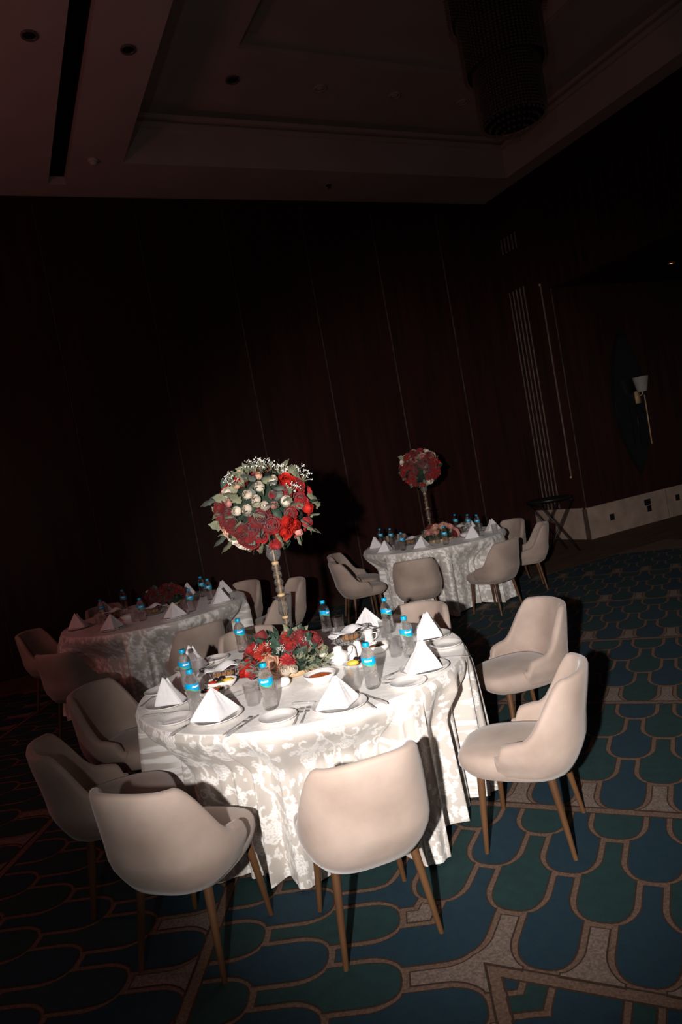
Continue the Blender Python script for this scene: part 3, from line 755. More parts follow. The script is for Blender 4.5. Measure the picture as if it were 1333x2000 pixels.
def lay(kind, a, b, l, grp='cutlery on the near table', T=T1, z=ZT):
    a, b = Vector(a), Vector(b); m = (a+b)/2
    place(P[kind], at(T, m.x, m.y, z), math.atan2(b.y-a.y, b.x-a.x), l, grp)
lay('knife', (-.734, -.365), (-.524, -.390), 'steel knife below the leftmost napkin, handle to the left')
lay('knife', (-.520, -.690), (-.430, -.520), 'steel knife left of the front left napkin')
lay('fork', (-.285, -.800), (-.190, -.640), 'steel fork right of the front left napkin, beside its knife')
lay('knife', (-.262, -.820), (-.165, -.650), 'steel knife right of the front left napkin, outer one')
lay('fork', (.005, -.826), (.030, -.650), 'steel fork at the front edge, left one of the pair with tines up the table')
lay('fork', (.034, -.826), (.060, -.650), 'steel fork at the front edge, right one of the pair with tines up the table')
lay('knife', (.030, -.590), (.150, -.625), 'steel knife tip showing left of the front middle napkin, upper one', z=ZT+.001)
lay('fork', (.02, -.655), (.110, -.700), 'steel fork handle left of the front middle napkin, lower one', z=ZT+.0)
lay('spoon', (.335, -.800), (.270, -.620), 'steel spoon right of the front middle napkin')
lay('knife', (.385, -.780), (.290, -.600), 'steel knife right of the front middle napkin and its spoon')
lay('knife', (.405, -.440), (.500, -.355), 'steel knife left of the front right napkin')
lay('fork', (.520, -.500), (.425, -.475), 'steel fork left of the front right plate, upper one')
lay('fork', (.500, -.545), (.405, -.520), 'steel fork left of the front right plate, lower one')
lay('fork', (.780, -.315), (.685, -.275), 'steel fork right of the front right napkin at the table edge')
lay('fork', (-.800, -.190), (-.765, -.020), 'steel fork at the left table edge beside the leftmost napkin')
lay('sspoon', (-.37, -.27), (-.20, -.20), 'large shiny serving spoon right of the vegetable bowls, upper one')
lay('sspoon', (-.36, -.33), (-.19, -.275), 'large shiny serving spoon right of the vegetable bowls, lower one')
lay('knife', (.52, -.01), (.62, .18), 'steel knife between the tumblers and the right plate')
lay('knife', (.23, .58), (.27, .42), 'steel knife left of the back right napkin')
lay('fork', (-.56, .22), (-.46, .36), 'steel fork behind the left tumbler near the back left plate')
# bowls and what they hold
b = bowl(at(T1, -.405, -.120), .085, .055, .042, 'oval white bowl of olives, tomato and lemon left of centre')
def blob(name, T, x, y, z, r, m, label, cat, sq=(1, 1, 1), grp=None):
    o = MB().ball((0, 0, 0), r, 12, 8, sq=sq).build(name, M[m]); o.location = at(T, x, y, z); tag(o, label, cat, grp); return o
blob('olive', T1, -.430, -.105, ZT+.040, .015, 'olive', 'black olive at the left of the oval vegetable bowl', 'olive', (1.2, 1, 1))
blob('olive', T1, -.400, -.100, ZT+.042, .016, 'olive', 'black olive in the middle of the oval vegetable bowl', 'olive', (1.2, 1, 1))
blob('tomato_slice', T1, -.445, -.128, ZT+.036, .020, 'tomato', 'red tomato slice at the left end of the oval vegetable bowl', 'tomato', (1.3, 1, .6))
blob('lemon_wedge', T1, -.365, -.135, ZT+.038, .022, 'lemon', 'pale lemon wedge at the right end of the oval vegetable bowl', 'lemon', (1.4, .8, .7))
blob('pickle', T1, -.398, -.145, ZT+.034, .017, 'pickle', 'green pickle at the front of the oval vegetable bowl', 'pickle', (1.6, .8, .7))
b = bowl(at(T1, -.425, -.240), .075, .05, .036, 'white bowl of mixed salad in front of the oval vegetable bowl')
mb = MB(); 
for k in range(40):
    a = random.random()*6.28; r_ = random.random()**.5; mb.ball((.05*r_*math.cos(a), .033*r_*math.sin(a), .030+.008*random.random()), random.uniform(.006, .010), 6, 4, mi=random.choice((0, 1, 2, 3)))
o = mb.build('mixed_salad', [M['olive'], M['tomato'], M['pickle'], M['bread']]); o.location = at(T1, -.425, -.240); tag(o, 'chopped red and green salad filling the smaller bowl', 'salad', kind='stuff')
b = bowl(at(T1, .107, -.325), .078, .072, .045, 'round white bowl of orange sauce below the low flowers')
mb = MB().lathe([(0, .026), (.050, .028), (.054, .032), (.04, .037), (.015, .041), (0, .041)], 24, caps=False, ripple=lambda a, z: 1+.05*math.sin(5*a)); o = mb.build('orange_sauce', M['sauce']); o.location = at(T1, .107, -.325, ZT+.002); tag(o, 'orange red sauce filling the round white bowl', 'sauce')
b = bowl(at(T1, .400, .03), .075, .060, .042, 'white bowl with a brown dip behind the front right bottle')
mb = MB().lathe([(0, .024), (.046, .027), (.04, .033), (0, .036)], 20, caps=False); o = mb.build('brown_dip', M['bread']); o.location = at(T1, .400, .03, ZT+.002); tag(o, 'brown dip in the white bowl behind the front right bottle', 'dip')
b = bowl(at(T1, .286, -.185), .072, .060, .026, 'shallow white dish of olives and lemon left of the front right bottle')
for k, (dx, dy) in enumerate(((.0, .018), (.026, .010), (.012, .0), (.036, -.006))):
    blob('olive', T1, .286+dx, -.185+dy, ZT+.036+.004*(k % 2), .015, 'olive', ['black olive at the back of the shallow dish', 'black olive second from the back of the shallow dish', 'black olive in the middle of the shallow dish', 'black olive at the right of the shallow dish'][k], 'olive')
blob('lemon_wedge', T1, .268, -.205, ZT+.032, .022, 'lemon', 'yellow lemon wedge at the front of the shallow olive dish', 'lemon', (1.4, .8, .7))
t = empty('milk_pot', at(T1, .200, -.075)); tag(t, 'round white porcelain pot right of the low flowers', 'pot')
MB().lathe([(0, 0), (.030, 0), (.046, .020), (.050, .042), (.044, .062), (.026, .074), (.022, .080), (.024, .092), (.019, .092), (.018, .078)], 28, caps=False).build('pot_body', M['china'], t)
MB().tube([(.046, 0, .045), (.066, 0, .060), (.072, 0, .078)], [.009, .006, .004], 8).build('spout', M['china'], t)
for x, y, l in ((.268, -.02, 'white porcelain shaker beside the round pot'), (.300, .06, 'white porcelain shaker behind the first one, by the basket')):
    t = empty('salt_shaker', at(T1, x, y)); tag(t, l, 'shaker', 'shakers on the near table')
    MB().lathe([(.021, 0), (.023, .003), (.0225, .050), (.019, .066), (.010, .074), (.002, .076)], 22).build('shaker_body', M['china'], t)
    for k in range(3): MB().ball((.006*math.cos(k*2.1), .006*math.sin(k*2.1), .0745), .0012, 6, 4).build('hole', M['black_plastic'], t)
t = empty('creamer', at(T1, .37, .235)); tag(t, 'small white creamer behind the right bread basket', 'creamer')
MB().lathe([(0, 0), (.022, 0), (.026, .02), (.022, .05), (.030, .075), (.027, .075), (.020, .05)], 22, caps=False).build('creamer_body', M['china'], t)
MB().tube([(.024, 0, .062), (.045, 0, .055), (.042, 0, .03), (.025, 0, .02)], .003, 6).build('handle', M['china'], t)
t = empty('salt_shaker', at(T1, -.085, -.285, ZT+.024), .4); tag(t, 'white shaker lying on its side below the low flowers', 'shaker')
MB().lathe([(.021, 0), (.024, .004), (.023, .05), (.019, .066), (.010, .074)], 22, M4=Matrix.Rotation(R(90), 4, 'Y') @ Matrix.Translation((0, 0, -.03))).build('shaker_body', M['china'], t)
def basket(T, x, y, rz, label, group, nlabel):
    place(P['basket'], at(T, x, y), rz, label, group)
    mb = MB(); n1_, n2_ = 26, 12; vs = []
    for i in range(n1_+1):
        for j in range(n2_+1):
            a = (i/n1_-.5)*.27; c_ = (j/n2_-.5)*.105
            z = .086-1.9*a*a+.012*math.sin(a*44+c_*20)+.006*math.cos(c_*60)
            vs.append((a, c_+.015*math.sin(a*18), max(z, .066)))
    W_ = n2_+1; mb.add(vs, [(i*W_+j, (i+1)*W_+j, (i+1)*W_+j+1, i*W_+j+1) for i in range(n1_) for j in range(n2_)])
    o = mb.build('basket_napkin', M['napkin']); o.location = at(T, x, y); o.rotation_euler = (0, 0, rz); mod(o, 'SOLIDIFY', thickness=.003)
    tag(o, nlabel, 'napkin')
    o = MB().ball((0, 0, .036), .040, 16, 10, sq=(1.4, .85, .55)).build('bread_roll', M['bread']); o.location = at(T, x, y, ZT+.0); o.rotation_euler = (0, 0, rz)
    tag(o, 'brown bread roll inside the '+label.replace('oval wire ', ''), 'bread')
basket(T1, -.410, .015, .15, 'oval wire bread basket left of the low flowers', 'bread baskets on the near table', 'white napkin draped over the bread basket left of the flowers')
basket(T1, .270, .330, .35, 'oval wire bread basket right of the low flowers', 'bread baskets on the near table', 'white napkin draped over the bread basket right of the flowers')

# far tables
def far_table(T, tn, naps, bots, glasses, baskets_):
    for x, y, rz, pos in naps:
        v_ = Vector((x, y)); v_ *= min(1, .70/v_.length)
        place(P['plate'], at(T, v_.x, v_.y), 0, 'white dinner plate under the %s napkin of the %s' % (pos, tn), 'dinner plates on the '+tn)
        place(P['nap1' if rz > 0 else 'nap2'], at(T, v_.x, v_.y, ZT+.013), rz, 'folded tent napkin, %s one on the %s' % (pos, tn), 'napkins on the '+tn)
    for x, y, pos in bots:
        v_ = Vector((x, y)); v_ *= min(1, .76/v_.length)
        place(P['bottle'], at(T, v_.x, v_.y), camrot(T.x+x, T.y+y), 'water bottle %s on the %s' % (pos, tn), 'water bottles on the '+tn)
    for x, y, pos in glasses:
        v_ = Vector((x, y)); v_ *= min(1, .76/v_.length)
        place(P['glass'], at(T, v_.x, v_.y), 0, 'clear tumbler %s on the %s' % (pos, tn), 'tumblers on the '+tn)
    for x, y, pos in baskets_:
        basket(T, x, y, .3, 'wire basket %s on the %s' % (pos, tn), 'bread baskets on the '+tn, 'napkin over the basket %s on the %s' % (pos, tn))
far_table(TF, 'far right table',
  [(-.70, .20, -2.6, 'leftmost'), (-.60, -.36, 2.2+3, 'second from left'), (-.208, -.596, 5.0, 'front middle'), (.369, -.547, -1.0, 'front right'), (.677, -.16, -.4, 'right end'), (.60, .50, .8, 'back right'), (.26, .68, 2.0, 'back middle')],
  [(-.60, .50, 'at the back left'), (-.471, .271, 'behind the second napkin from left'), (-.407, -.45, 'at the front left'), (.05, -.63, 'at the front middle'), (.40, .62, 'at the back, left of the two'), (.50, .30, 'before the back right pair'), (.56, .05, 'left of the right end napkin')],
  [(-.462, -.34, 'beside the front left bottle'), (-.009, -.42, 'left of the front middle bottle'), (-.08, -.33, 'second left of the front middle bottle'), (.50, .52, 'at the back right'), (.66, -.36, 'at the right end')],
  [(-.275, -.08, 'left of the flowers'), (.36, .25, 'right of the flowers')])
far_table(TL, 'dim left table',
  [(-.66, -.195, -2.4, 'leftmost'), (-.212, -.60, 5.2, 'front left'), (.324, -.571, 4.7, 'front right'), (.169, .68, 1.2, 'back middle'), (.66, -.20, -.3, 'right end front'), (.60, .30, -.1, 'right end back'), (-.62, .38, 2.5, 'back left')],
  [(.374, .429, 'at the back right, left one of the pair'), (.504, .12, 'at the right, right one of the pair'), (.43, -.38, 'right of the front right napkin'), (-.005, -.40, 'at the front middle'), (-.45, .52, 'at the back left'), (-.504, .025, 'at the left')],
  [(.329, -.22, 'beside the front right napkin'), (-.48, -.16, 'at the left'), (-.09, -.36, 'beside the front middle bottle'), (.56, .03, 'at the right')],
  [(.03, -.17, 'before the flowers'), (-.40, .02, 'left of the flowers')])
# a few serving dishes on the far table
t = bowl(at(TF, .34, -.33), .075, .065, .045, 'white bowl beside the front middle bottle on the far right table')
t = bowl(at(TL, -.20, -.20), .07, .06, .04, 'white bowl before the left basket on the dim left table')

# ------------------------------------------------------------------ flowers
def petal(mb, M4, w_, l_, cup, curl, n=5, k=4, ruffle=0):
    vs = []
    for i in range(k+1):
        t = i/k
        for j in range(n+1):
            s = -1+2*j/n; ww = w_*math.sin(PI*min(1, .12+t*.62))**.8
            if t == 1: ww *= .80
            x = s*ww; z = l_*t*(1-.10*s*s*t); y = cup*(1-s*s)*math.sin(PI*t*.6)*-1+curl*t*t*t+ruffle*math.sin(s*5+t*3)*t
            vs.append(M4 @ Vector((x, y, z)))
    W_ = n+1; mb.add(vs, [(i*W_+j, i*W_+j+1, (i+1)*W_+j+1, (i+1)*W_+j) for i in range(k) for j in range(n)])
def rose_mesh(seed, openness=1.0):      # cupped petals wrapped round each other like a cabbage rose
    rn = random.Random(seed); mb = MB(); mb.ball((0, 0, .012), .009, 8, 6, sq=(1, 1, 1.4))
    if openness < .7: rings = ((3, .008, 24, 2.3), (3, .013, 33, 1.6), (4, .0185, 44, 1.30), (4, .0240, 58, 1.15))
    else: rings = ((3, .009, 30, 1.9), (4, .015, 38, 1.35), (4, .0215, 48, 1.10), (5, .029, 62, .95), (6, .0385, 80, .85))
    for ri, (cnt, r, top, sq) in enumerate(rings):
        half = PI/cnt*1.38; outer_ = ri == len(rings)-1 and openness >= .7
        for i in range(cnt):
            a0 = 2*PI*i/cnt+ri*1.1+rn.uniform(-.2, .2); ph = rn.uniform(0, 6); rr0 = r*rn.uniform(.95, 1.06); k = 5; n = 6; vs = []
            for q in range(k+1):
                t = q/k
                for w_ in range(n+1):
                    u_ = -1+2*w_/n; edge = t*t*t
                    th = R(168)-(R(168)-R(top*openness**.4)-R(9)*u_*u_)*t
                    rad = rr0*(1+.05*u_)+(.0022+.0045*openness*(r/.03))*edge+.0016*math.sin(u_*5+ph)*edge
                    az = a0+half*u_*(.55+.45*math.sin(min(1, t*1.25)*PI*.5))
                    vs.append((rad*math.sin(th)*math.cos(az), rad*math.sin(th)*math.sin(az), .016+rad*math.cos(th)*sq*.95+(.004*math.sin(u_*4+ph)*edge if outer_ else 0)))
            W_ = n+1; mb.add(vs, [(q*W_+w_, q*W_+w_+1, (q+1)*W_+w_+1, (q+1)*W_+w_) for q in range(k) for w_ in range(n)])
    return mb
def dahlia_mesh(seed):
    rn = random.Random(seed); mb = MB(); mb.ball((0, 0, .008), .010, 8, 5)
    for ringi, (cnt, tilt, l_, w_) in enumerate(((8, 25, .026, .006), (11, 45, .038, .008), (14, 64, .050, .0095), (15, 82, .058, .0105))):
        for i in range(cnt):
            a = 2*PI*i/cnt+ringi*.3; t = R(tilt+rn.uniform(-5, 5))
            M4 = Matrix.Rotation(a, 4, 'Z') @ Matrix.Translation((0, .005, .006-.001*ringi)) @ Matrix.Rotation(-t, 4, 'X')
            petal(mb, M4, w_, l_*rn.uniform(.9, 1.05), .003, .004, 3, 3)
    return mb
def leaf_mesh(l_=.07, w_=.022, lob=False):
    mb = MB(); vs = []; n = 8
    for i in range(n+1):
        t = i/n; ww = w_*math.sin(PI*t**.8)**.8*(1+(.28*math.sin(t*20) if lob else 0))+.0004; z = l_*t; y = .35*l_*t*t
        for s in (-1, -.5, 0, .5, 1): vs.append((s*ww, y-.006*(1-abs(s))*(1 if not lob else .5)+.002*math.sin(t*9+s*3), z))
    mb.add(vs, [(i*5+j, i*5+j+1, (i+1)*5+j+1, (i+1)*5+j) for i in range(n) for j in range(4)]); return mb
def sprig_mesh(seed):
    rn = random.Random(seed); mb = MB()
    for k in range(9):
        tip = Vector((rn.uniform(-.025, .025), rn.uniform(-.025, .025), rn.uniform(.035, .07)))
        mb.tube([(0, 0, 0), tip*.5+Vector((0, 0, .006)), tip], .0007, 4, mi=1)
        for q in range(3): mb.ball(tip+Vector((rn.uniform(-.007, .007), rn.uniform(-.007, .007), rn.uniform(-.004, .005))), rn.uniform(.002, .0035), 6, 4)
    return mb
def fringe_mesh(seed):      # feathery foliage
    rn = random.Random(seed); mb = MB()
    for k in range(7):
        a = rn.uniform(0, 6.28); d = Vector((math.cos(a)*.5, math.sin(a)*.5, rn.uniform(.7, 1.1))).normalized(); ln = rn.uniform(.04, .065)
        mb.tube([(0, 0, 0), d*ln], .0008, 4)
        for q in range(7):
            p = d*ln*(.3+.1*q)
            for sd in (-1, 1):
                e = d.cross(Vector((0, 0, 1)))*sd*.010+d*.008+Vector((0, 0, rn.uniform(-.003, .003)))
                s_ = d*.0028; mb.add([p-s_, p+e-s_*.5, p+e*1.15, p+s_], [(0, 1, 2, 3)])
    return mb
MC = {}
def gm(kind, m):
    k = (kind, m)
    if k not in MC:
        fn = {'rose': lambda: rose_mesh(1), 'rose_open': lambda: rose_mesh(2, 1.25), 'bud': lambda: rose_mesh(3, .55), 'dahlia': lambda: dahlia_mesh(4),
              'leaf': lambda: leaf_mesh(), 'lobed': lambda: leaf_mesh(.085, .026, True), 'round': lambda: leaf_mesh(.05, .026), 'sprig': lambda: sprig_mesh(5), 'fringe': lambda: fringe_mesh(6)}[kind]
        MC[k] = fn().mesh(kind, [M[m]] if kind != 'sprig' else [M[m], M['leaf_sage']])
    return MC[k]
NAME = {'rose': 'rose', 'rose_open': 'rose', 'bud': 'rosebud', 'dahlia': 'dahlia', 'leaf': 'leaf', 'lobed': 'leaf', 'round': 'leaf', 'sprig': 'blossom_sprig', 'fringe': 'feathery_sprig'}
LAB = {'rose_red': 'red', 'rose_deep': 'deep red', 'rose_scarlet': 'bright red', 'rose_cream': 'cream white', 'rose_peach': 'peach', 'rose_pink': 'dusty pink', 'dahlia': 'brick red', 'tiny_white': 'white'}
def put(parent, kind, m, c, d, size=1, spin=None, stand=1.0):
    d = Vector(d).normalized(); o = link(NAME[kind], gm(kind, m), parent)
    q = d.to_track_quat('Z', 'Y'); o.rotation_mode = 'QUATERNION'
    o.rotation_quaternion = q @ Matrix.Rotation(spin if spin is not None else random.random()*6.28, 4, 'Z').to_quaternion()
    o.location = Vector(c); o.scale = (size,)*3
    if kind in ('rose', 'rose_open', 'bud', 'dahlia') and m in LAB: o['label'] = LAB[m]+' '+NAME[kind].replace('rosebud', 'rose bud')
    return o
def img2dir(dx, up):     # position on the visible disc of a ball -> direction in the room
    x, z = dx*cr+up*sr, -dx*sr+up*cr
    r2 = x*x+z*z
    if r2 > .97: x, z = x*math.sqrt(.97/r2), z*math.sqrt(.97/r2); r2 = .97
    return Vector((x, -math.sqrt(1-r2), z))
def flower_ball(loc, spec, label, rx=.262, rz=.215, nleaf=95, back=34, seed=1):
    rn = random.Random(seed); t = empty('flower_ball', loc); tag(t, label, 'flower arrangement')
    MB().ball((0, 0, 0), 1, 24, 16, sq=(rx*.78, rx*.78, rz*.78)).build('foam_core', M['foam'], t)
    dirs = []
    def surf(d, k=1): return Vector((d.x*rx*k, d.y*rx*k, d.z*rz*k))
    for (dx, up, kind, m, s) in spec:
        d = img2dir(dx, up); dirs.append(d); s *= .92 if kind == 'bud' else .84; k = .84 if kind != 'bud' else .90
        put(t, kind, m, surf(d, k), d+Vector((rn.uniform(-.12, .12), -.2, rn.uniform(-.1, .15))), s)
    n = back*3; got = 0
    for i in range(n):
        z = 1-2*(i+.5)/n; a = i*2.39996; d = Vector((math.sqrt(1-z*z)*math.cos(a), math.sqrt(1-z*z)*math.sin(a), z))
        if any(d.dot(e) > .925 for e in dirs): continue
        dirs.append(d)
        m = rn.choice(['rose_red', 'rose_deep', 'rose_red', 'rose_scarlet', 'rose_cream']) if d.z < .55 else rn.choice(['rose_cream', 'rose_red', 'rose_peach'])
        put(t, rn.choice(['rose', 'rose_open']), m, surf(d, .84), d, rn.uniform(.85, 1.05))
    for i in range(nleaf):
        z = 1-2*(i+.5)/nleaf; a = i*2.39996+.7; d = Vector((math.sqrt(1-z*z)*math.cos(a), math.sqrt(1-z*z)*math.sin(a), z))
        kind, m = rn.choice([('lobed', 'leaf_sage'), ('leaf', 'leaf_sage'), ('leaf', 'leaf_dark'), ('round', 'leaf_grey'), ('lobed', 'leaf_sage')])
        tn = d.cross(Vector((rn.uniform(-1, 1), rn.uniform(-1, 1), rn.uniform(-1, 1)))).normalized()
        put(t, kind, m, surf(d, .84), d*.75+tn*.8, rn.uniform(.8, 1.15))
    return t, surf, rn
W, RD, DR, SR, PE = 'rose_cream', 'rose_red', 'rose_deep', 'rose_scarlet', 'rose_peach'
def px(X, Y): return ((X-578)/500, -(Y-489)/460)
near_spec = [(*px(X, Y), k, m, s) for X, Y, k, m, s in [
 (565, 262, 'bud', W, 1.15), (540, 392, 'bud', W, 1.15), (455, 482, 'bud', W, 1.15), (362, 502, 'bud', W, 1.05), (625, 450, 'bud', W, 1.1), (815, 410, 'bud', W, 1.2), (682, 200, 'bud', W, 1.05), (455, 335, 'bud', W, 1.1), (245, 325, 'bud', W, 1.1), (265, 425, 'bud', 'rose_pink', .8), (712, 445, 'bud', 'rose_pink', .9), (540, 150, 'bud', PE, .8),
 (225, 730, 'rose', PE, 1.3), (290, 835, 'rose', W, 1.35), (345, 900, 'rose_open', W, 1.4),
 (838, 215, 'rose', SR, 1.45), (815, 315, 'rose', RD, 1.1), (150, 480, 'rose_open', DR, 1.55), (245, 560, 'rose', DR, 1.25), (275, 655, 'rose_open', DR, 1.45), (580, 575, 'rose_open', DR, 1.5), (370, 725, 'rose', DR, 1.4), (445, 830, 'rose_open', DR, 1.55), (570, 785, 'rose', RD, 1.2), (695, 655, 'rose', RD, 1.4), (820, 625, 'bud', SR, 1.5), (888, 660, 'bud', SR, 1.3), (812, 750, 'rose_open', SR, 1.4), (965, 420, 'rose', RD, 1.3), (1010, 500, 'bud', SR, 1.2), (935, 250, 'rose', RD, 1.2), (350, 180, 'rose', SR, 1.2), (205, 300, 'rose', SR, 1.1), (110, 390, 'rose', DR, 1.1), (1005, 645, 'bud', RD, 1.2), (935, 745, 'bud', 'rose_pink', .9), (880, 550, 'rose', RD, 1.0), (100, 570, 'rose', DR, 1.1), (690, 340, 'bud', RD, .9), (330, 245, 'bud', PE, .8), (500, 690, 'rose', DR, 1.1), (180, 640, 'rose', DR, 1.1)]]
SB = Vector((-.400, 3.68, 0))
ball, surf, rn = flower_ball((SB.x, SB.y+.02, 1.605), near_spec, 'tall ball of red and cream white roses on the crystal stand of the near table', .285, .240, seed=3, nleaf=120)
for X, Y, k in [(460, 120, 'sprig'), (560, 85, 'sprig'), (655, 115, 'sprig'), (740, 150, 'sprig'), (290, 230, 'sprig'), (330, 265, 'sprig'), (895, 160, 'sprig'), (950, 230, 'sprig'), (400, 180, 'fringe'), (440, 210, 'fringe'), (560, 120, 'sprig'), (520, 130, 'fringe'), (860, 330, 'sprig'), (420, 260, 'fringe')]:
    d = img2dir(*px(X, Y)); put(ball, k, 'tiny_white' if k == 'sprig' else 'leaf_sage', surf(d, .93), d+Vector((0, -.1, .5)), 1.15)
for X, Y, a in [(510, 200, 1), (600, 200, -1), (660, 250, -1), (350, 360, 1), (600, 300, 1), (480, 560, 0), (780, 300, 1), (720, 350, -1), (400, 620, 2), (970, 690, -2), (920, 830, -3), (1030, 730, -2), (90, 395, 2), (230, 930, 2), (210, 800, 2), (1060, 600, -1), (970, 500, 1), (600, 700, 3), (680, 740, 3), (750, 480, 1), (560, 470, 0), (320, 570, 1), (640, 230, 0), (540, 230, 2), (830, 480, 0), (960, 640, -2)]:
    d = img2dir(*px(X, Y)); tn = Vector((math.sin(-a*.8), -.35, math.cos(a*.8)))
    put(ball, 'lobed' if X % 4 else 'round', 'leaf_sage' if X % 3 else 'leaf_grey', surf(d, .93), d*.35+tn*.8, 1.1, spin=PI+.3*a)
# crystal candle stand (several pieces threaded on a gold core)
def make_stand():
    t = empty('crystal_stand'); tag(t, 'x', 'flower stand')
    H0 = .756
    core = MB().tube([(0, 0, .0), (0, 0, .66)], .0045, 10).build('core_rod', M['gold'], t)
    MB().lathe([(.075, 0), (.078, .006), (.060, .012), (.030, .020), (.018, .035), (.016, .050)], 28).build('foot', M['gold'], t)
    for z, r_ in ((.075, .026), (.118, .024), (.216, .023)):
        MB().ball((0, 0, z), r_, 14, 10).build('crystal_bead', M['crystal'], t)
    MB().lathe([(.014, .140), (.026, .150), (.028, .165), (.014, .190)], 12).build('crystal_bead', M['crystal'], t, False)
    MB().lathe([(.016, .236), (.018, .245), (.012, .25)], 16).build('gold_ring', M['gold'], t)
    MB().lathe([(.016, .250), (.028, .268), (.026, .300), (.019, .330), (.024, .345), (.040, .357), (.043, .362), (.030, .356), (.010, .345)], 40, caps=False,
               ripple=lambda a, z: 1+.10*math.cos(10*a)).build('fluted_vase', M['crystal'], t)
    MB().lathe([(.014, .357), (.024, .366), (.014, .375)], 16).build('gold_ring', M['gold'], t)
    for k in range(4): 
        MB().ball((0, 0, .396+k*.040), .0250, 14, 10).build('crystal_bead', M['crystal'], t, False)
    MB().lathe([(.018, .534), (.020, .545), (.016, .552)], 18).build('gold_ring', M['gold'], t)
    MB().lathe([(.012, .552), (.026, .560), (.040, .585), (.041, .605), (.030, .638), (.015, .665)], 28).build('glitter_bulb', M['glitter'], t)
    MB().lathe([(.015, .665), (.03, .672), (.05, .676), (.05, .680), (.01, .680)], 24).build('top_plate', M['gold'], t)
    return t
stand = make_stand()
place(stand, (SB.x, SB.y, ZT), 0, 'crystal bead candle stand holding up the flower ball on the near table')
# low arrangement on the near table
def low_arrangement(loc, spec, label, rx=.23, ry=.20, h=.20, nleaf=80, seed=2, leafm=None):
    rn = random.Random(seed); t = empty('low_flowers', loc); tag(t, label, 'flower arrangement')
    MB().lathe([(.62, 0), (.66, .010), (.66, .030), (.5, .034)], 32, M4=Matrix.Diagonal((rx, ry, 1, 1))).build('gold_tray', M['gold'], t)
    MB().lathe([(.001+.72*math.cos(R(e)), .03+h*.62*math.sin(R(e))) for e in (0, 15, 30, 45, 60, 75, 90)], 24, M4=Matrix.Diagonal((rx, ry, 1, 1))).build('foam_core', M['foam'], t)
    # cut the underside: the foam sits in the tray
    def s_(a, e, k=1): return Vector((rx*k*math.cos(e)*math.cos(a), ry*k*math.cos(e)*math.sin(a), .03+(h-.03)*k*math.sin(e)))
    for (a, e, kind, m, s) in spec:
        p = s_(R(a), R(e), .84); p.z = max(p.z, .052); d = Vector((math.cos(R(a))*math.cos(R(e)), math.sin(R(a))*math.cos(R(e)), math.sin(R(e))+.30)); put(t, kind, m, p, d, s*.98)
    for i in range(nleaf):
        a = rn.uniform(0, 2*PI); e = rn.uniform(.05, 1.3); p = s_(a, e, .80)
        d = Vector((math.cos(a)*math.cos(e), math.sin(a)*math.cos(e), math.sin(e)*.6+.1))+Vector((rn.uniform(-.6, .6), rn.uniform(-.6, .6), rn.uniform(-.1, .4)))
        p.z = max(p.z, .03)
        if p.z < .09 and d.z < .35: d.z = .35
        kind, m = rn.choice(leafm or [('round', 'leaf_dark'), ('leaf', 'leaf_dark'), ('round', 'leaf_grey'), ('lobed', 'leaf_dark'), ('leaf', 'leaf_sage')]); put(t, kind, m, p, d, rn.uniform(.7, 1.05))
    return t, s_, rn
low_spec = [(-62, 62, 'dahlia', 'dahlia', 1.0), (-128, 42, 'dahlia', 'dahlia', 1.0), (-15, 32, 'dahlia', RD, .72), (-170, 40, 'rose_open', RD, 1.2), (175, 62, 'bud', DR, 1.4), (-165, 15, 'rose_open', SR, 1.3), (-40, 55, 'rose', DR, 1.15), (-25, 60, 'rose_open', DR, 1.1), (-45, 38, 'rose', DR, 1.0), (-108, 22, 'rose', PE, 1.15), (-98, 10, 'rose', PE, .95), (-88, 6, 'bud', W, 1.2), (-78, 4, 'bud', W, 1.0), (-82, 22, 'dahlia', RD, .72), (-20, 15, 'bud', W, .9), (-5, 40, 'rose', DR, 1.1), (-140, 12, 'rose_open', RD, 1.0), (-150, 5, 'bud', SR, 1.0), (20, 40, 'rose_open', RD, 1.2), (60, 40, 'dahlia', 'dahlia', .9), (100, 45, 'rose', RD, 1.2), (140, 40, 'rose', DR, 1.2), (-95, 58, 'bud', DR, .9), (-75, 45, 'rose', RD, .9)]
lowf, s_, rn = low_arrangement(at(T1, -.070, -.055), low_spec, 'low arrangement of red dahlias and roses at the foot of the crystal stand', .24, .170, .235, 115)
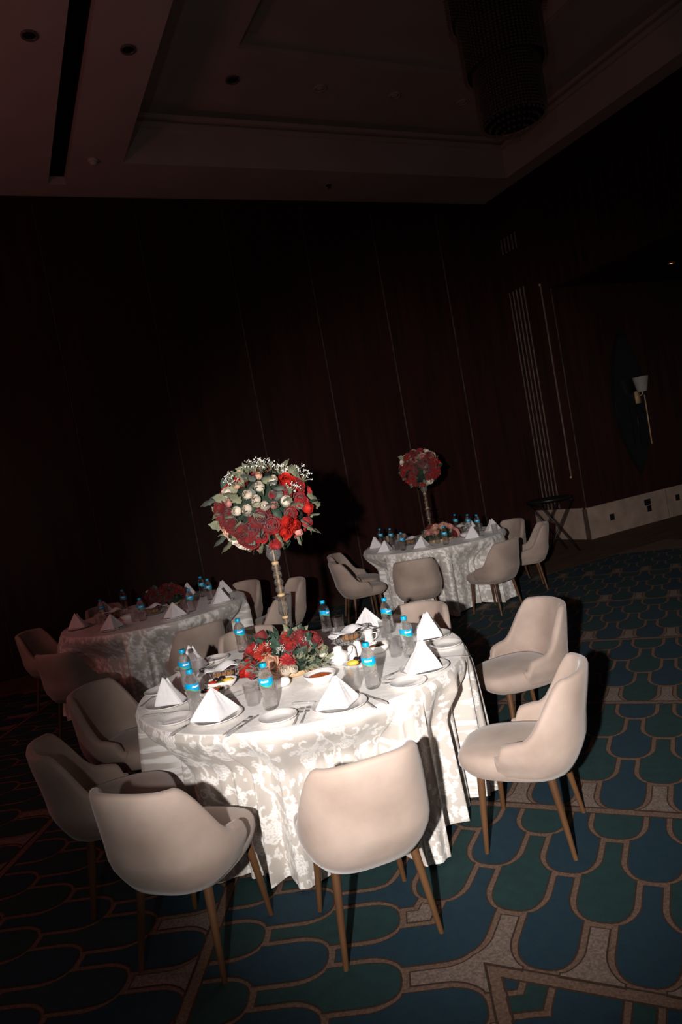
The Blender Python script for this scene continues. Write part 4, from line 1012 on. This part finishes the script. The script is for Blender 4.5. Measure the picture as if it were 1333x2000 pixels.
for a, e in ((-60, 14), (-48, 12), (-38, 16), (-70, 20), (-30, 8), (-52, 24), (-42, 5), (-150, 22), (-140, 30), (-128, 14), (-118, 8), (-64, 6), (-36, 26), (-56, 8)):
    p = s_(R(a), R(e), .9); put(lowf, 'fringe', 'leaf_sage' if a > -100 else 'leaf_grey', p, Vector((math.cos(R(a)), math.sin(R(a)), .35)), 1.1)
for a, e in ((-92, 38), (-88, 40), (-45, 46), (-140, 45), (-115, 52)): put(lowf, 'sprig', 'tiny_white', s_(R(a), R(e), .86), Vector((math.cos(R(a)), math.sin(R(a)), .9)), .6)
# far right table flowers
rn2 = random.Random(11); far_spec = []
for i in range(34):
    a = rn2.uniform(0, 6.28); r_ = rn2.random()**.5*.97; far_spec.append((r_*math.cos(a), r_*math.sin(a), rn2.choice(['rose', 'rose_open']), rn2.choice([RD, DR, RD, DR]), rn2.uniform(1.15, 1.45)))
far_spec += [(-.1, .55, 'rose', 'rose_pink', 1.2), (.05, .62, 'rose', PE, 1.1), (-.3, .4, 'rose', 'rose_pink', 1.1), (.45, .6, 'rose', PE, 1.1), (-.55, .5, 'rose', 'rose_pink', 1.1), (.62, .35, 'rose', 'rose_pink', 1.1)]
bF, _, _ = flower_ball((TF.x+.0, TF.y+.08, 1.625), far_spec, 'ball of dark red and pink roses on the far right table stand', .262, .235, 60, 24, 8)
place(stand, (TF.x, TF.y+.06, ZT+.015), 0, 'crystal stand holding the rose ball on the far right table')
fs_ = [(rn2.uniform(-180, 180), rn2.uniform(5, 70), rn2.choice(['rose', 'rose_open']), rn2.choice(['rose_pink', PE, DR, 'rose_pink']), rn2.uniform(1, 1.3)) for i in range(30)]
low_arrangement(at(TF, .05, -.20), fs_, 'low arrangement of pink and dark roses on the far right table', .24, .16, .20, 45, 12)
fs_ = [(rn2.uniform(-180, 180), rn2.uniform(5, 70), rn2.choice(['rose', 'rose_open', 'bud']), rn2.choice([DR, DR, RD, PE, DR]), rn2.uniform(1, 1.3)) for i in range(28)]
low_arrangement(at(TL, .03, .22), fs_, 'dark low arrangement of roses and leaves on the dim left table', .26, .17, .21, 60, 14, [('round', 'leaf_dark'), ('leaf', 'leaf_dark')])
